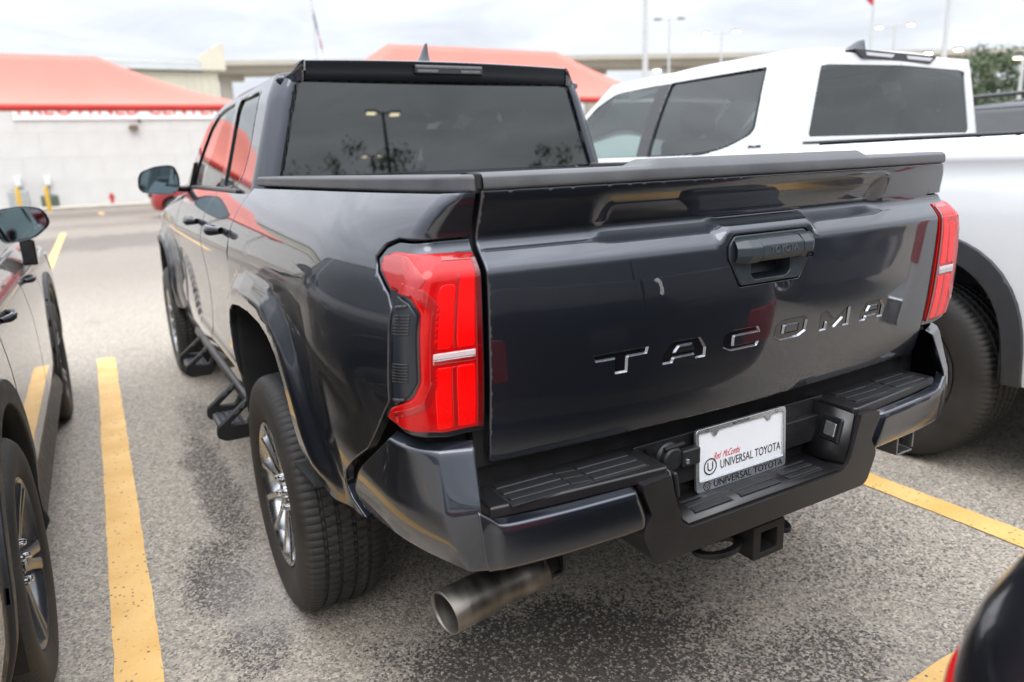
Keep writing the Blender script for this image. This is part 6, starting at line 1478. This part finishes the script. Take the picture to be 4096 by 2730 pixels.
# ---- trees
M_BARK = mat('oak_bark', (.10, .085, .07), .9, var=.25, vscale=6., bump=.5, bscale=20.)
def leaf_mat(n_, c):
    m = mat(n_, c, .6, var=.3, vscale=2.2); return m
M_LEAF = [leaf_mat('oak_leaf_deep', (.045, .075, .03)), leaf_mat('oak_leaf_mid', (.07, .105, .045)), leaf_mat('oak_leaf_grey', (.085, .115, .065))]
def tree(label, x, y, h, cw, seed, mt=0, nl=2600, group='oak trees round the car park', leaf=.34):
    r_ = random.Random(seed); a = empty('oak_tree', (x, y, 0), r_.uniform(0, 6), label, 'tree', group)
    limbs = []; tips = []
    V, F = tube_vf([(0, 0, 0), (.1, .05, h * .16), (.05, .1, h * .34)], 1, 10, rs=[h * .045, h * .034, h * .026]); parts = [(V, F)]
    for k in range(9):
        an = 2 * math.pi * k / 9 + r_.uniform(-.3, .3); el = r_.uniform(.25, 1.15); L_ = h * r_.uniform(.28, .50)
        p0 = Vector((.05, .1, h * r_.uniform(.24, .36))); p = [p0]
        for s_ in range(4): p.append(p[-1] + Vector((math.cos(an) * math.cos(el) * cw / h * 1.5, math.sin(an) * math.cos(el) * cw / h * 1.5, math.sin(el))) * L_ / 4 + Vector((r_.uniform(-.2, .2), r_.uniform(-.2, .2), r_.uniform(-.1, .2))) * h * .04)
        parts.append(tube_vf(p, 1, 6, rs=[h * .018, h * .013, h * .009, h * .006, h * .003])); tips += p[2:]
    mesh('trunk', *join(parts), M_BARK, a)
    clumps = []
    for k in range(46):
        if k < len(tips): c = tips[k] + Vector((r_.uniform(-1, 1), r_.uniform(-1, 1), r_.uniform(-.3, .8))) * h * .05
        else:
            th = r_.uniform(0, 6.283); ph = r_.uniform(-.25, 1.3); rr = r_.uniform(.55, 1.)
            c = Vector((math.cos(th) * math.cos(ph) * cw * rr, math.sin(th) * math.cos(ph) * cw * rr, h * .56 + math.sin(ph) * h * .40 * rr))
        clumps.append((c, h * r_.uniform(.06, .13)))
    V = []; F = []
    for k in range(nl):
        c, cr_ = r_.choice(clumps); d = Vector((r_.gauss(0, 1), r_.gauss(0, 1), r_.gauss(0, .75))); d.normalize(); p = c + d * cr_ * r_.uniform(.35, 1.1)
        s_ = leaf * r_.uniform(.5, 1.2) * h / 9; nrm = (d + Vector((r_.uniform(-.8, .8), r_.uniform(-.8, .8), r_.uniform(-.2, 1.)))).normalized()
        t1 = nrm.orthogonal().normalized(); t1.rotate(Matrix.Rotation(r_.uniform(0, 6.28), 3, nrm)); t2 = nrm.cross(t1)
        b0 = len(V); V += [p - t1 * s_ * .5, p + t2 * s_ * .28, p + t1 * s_ * .6 + nrm * s_ * .1, p - t2 * s_ * .3]; F.append((b0, b0 + 1, b0 + 2, b0 + 3))
    mesh('crown', V, F, M_LEAF[mt], a, smooth=False)
    return a
tree('broad oak tree behind the three-headed lamp post', 66, 36.0, 10.2, 5.6, 3, 1, 4200)
tree('tall oak tree at the right edge beyond the dark SUV', 70, 31.5, 11.8, 5.6, 5, 0, 4200)
tree('lower oak tree between the dark SUV and the lamp post', 60, 27.5, 6.8, 4.4, 8, 2, 3600)
tree('oak tree behind the photographer, beside the reflected lamp post', 13.0, -42, 9.4, 6.6, 11, 0, 3600, leaf=.28)
tree('oak tree behind the photographer, far left of the reflections', 5.0, -48, 9.6, 6.6, 12, 0, 3000, leaf=.28)
tree('large oak tree behind the photographer on the right', 31, -40, 10.2, 8.0, 14, 0, 4000, leaf=.28)
tree('second large oak tree behind the photographer on the right', 50, -36, 6.2, 7.5, 15, 0, 3000, leaf=.3)
tree('oak tree far behind the hatchback', -16, -48, 9.0, 6.5, 16, 0, 2000)
tree('oak tree behind the white pickup reflections', 66, -30, 5.6, 7.0, 17, 0, 2400, leaf=.3)
# ================================================================== cars behind the photographer: a row added to darken reflections, plus the mirrored hatchback
SKIP = ('seat', 'headrest', 'seat_back', 'lug_nut', 'brake_disc', 'hub_cap', 'cabin_floor')
def copy_car(src, label, loc, rz, old, new, group='cars parked behind the photographer'):
    r = src.copy(); COL.objects.link(r); r.location = loc; r.rotation_euler = (0, 0, rz); tag(r, label, 'car', group)
    def rec(o, par):
        for ch in o.children:
            nm = ch.name.split('.')[0]
            if nm in SKIP: continue
            c = ch.copy(); COL.objects.link(c); c.parent = par
            for i, sl_ in enumerate(c.material_slots):
                if sl_.material is old: sl_.link = 'OBJECT'; sl_.material = new
            rec(ch, c)
    rec(src, r); return r
D_ = bpy.data.objects
M_SILV = paint('silver_car_paint', (.42, .43, .44), .6, .3); M_REDC = mat('red_car_paint', (.30, .012, .015), .3, coat=1., coat_rough=.02, var=.02); M_BLUEC = paint('navy_car_paint', (.015, .025, .06), .4, .35)
suv, hat = D_['compact_suv'], D_['black_hatchback']
copy_car(suv, 'navy SUV facing away, added behind the photographer at far left', (-8.0, -5.4, 0), math.pi, M_BRONZE, M_BLUEC)
copy_car(suv, 'charcoal SUV facing away, added behind the photographer at left', (-5.1, -5.6, 0), math.pi, M_BRONZE, M_DKGREY)
copy_car(hat, 'red hatchback facing the lot, added left of the one behind the photographer', (-2.5, -9.2, 0), 0, M_BLACKP, M_REDC)
copy_car(suv, 'black SUV facing away, added behind the corner hatchback', (.3, -6.4, 0), math.pi, M_BRONZE, M_BLACKP)
copy_car(hat, 'navy hatchback with round headlights facing the tailgate, mirrored in its paint', (4.29, -4.80, 0), .1, M_BLACKP, M_BLUEC)
copy_car(suv, 'silver SUV facing away, added behind the photographer at far right', (7.0, -6.4, 0), math.pi, M_BRONZE, M_SILV)
copy_car(suv, 'charcoal SUV facing away at the right end of the added row behind', (10.0, -5.6, 0), math.pi, M_BRONZE, M_DKGREY)
# far cars before the building
copy_car(hat, 'red hatchback far off in front of the white building, behind the left door mirror', (3.55, 26.0, 0), 1.35, M_BLACKP, M_REDC, 'cars far across the lot')
copy_car(suv, 'white SUV far off under the right canopy', (12.5, 31.5, 0), 1.5, M_BRONZE, M_WHITE, 'cars far across the lot')
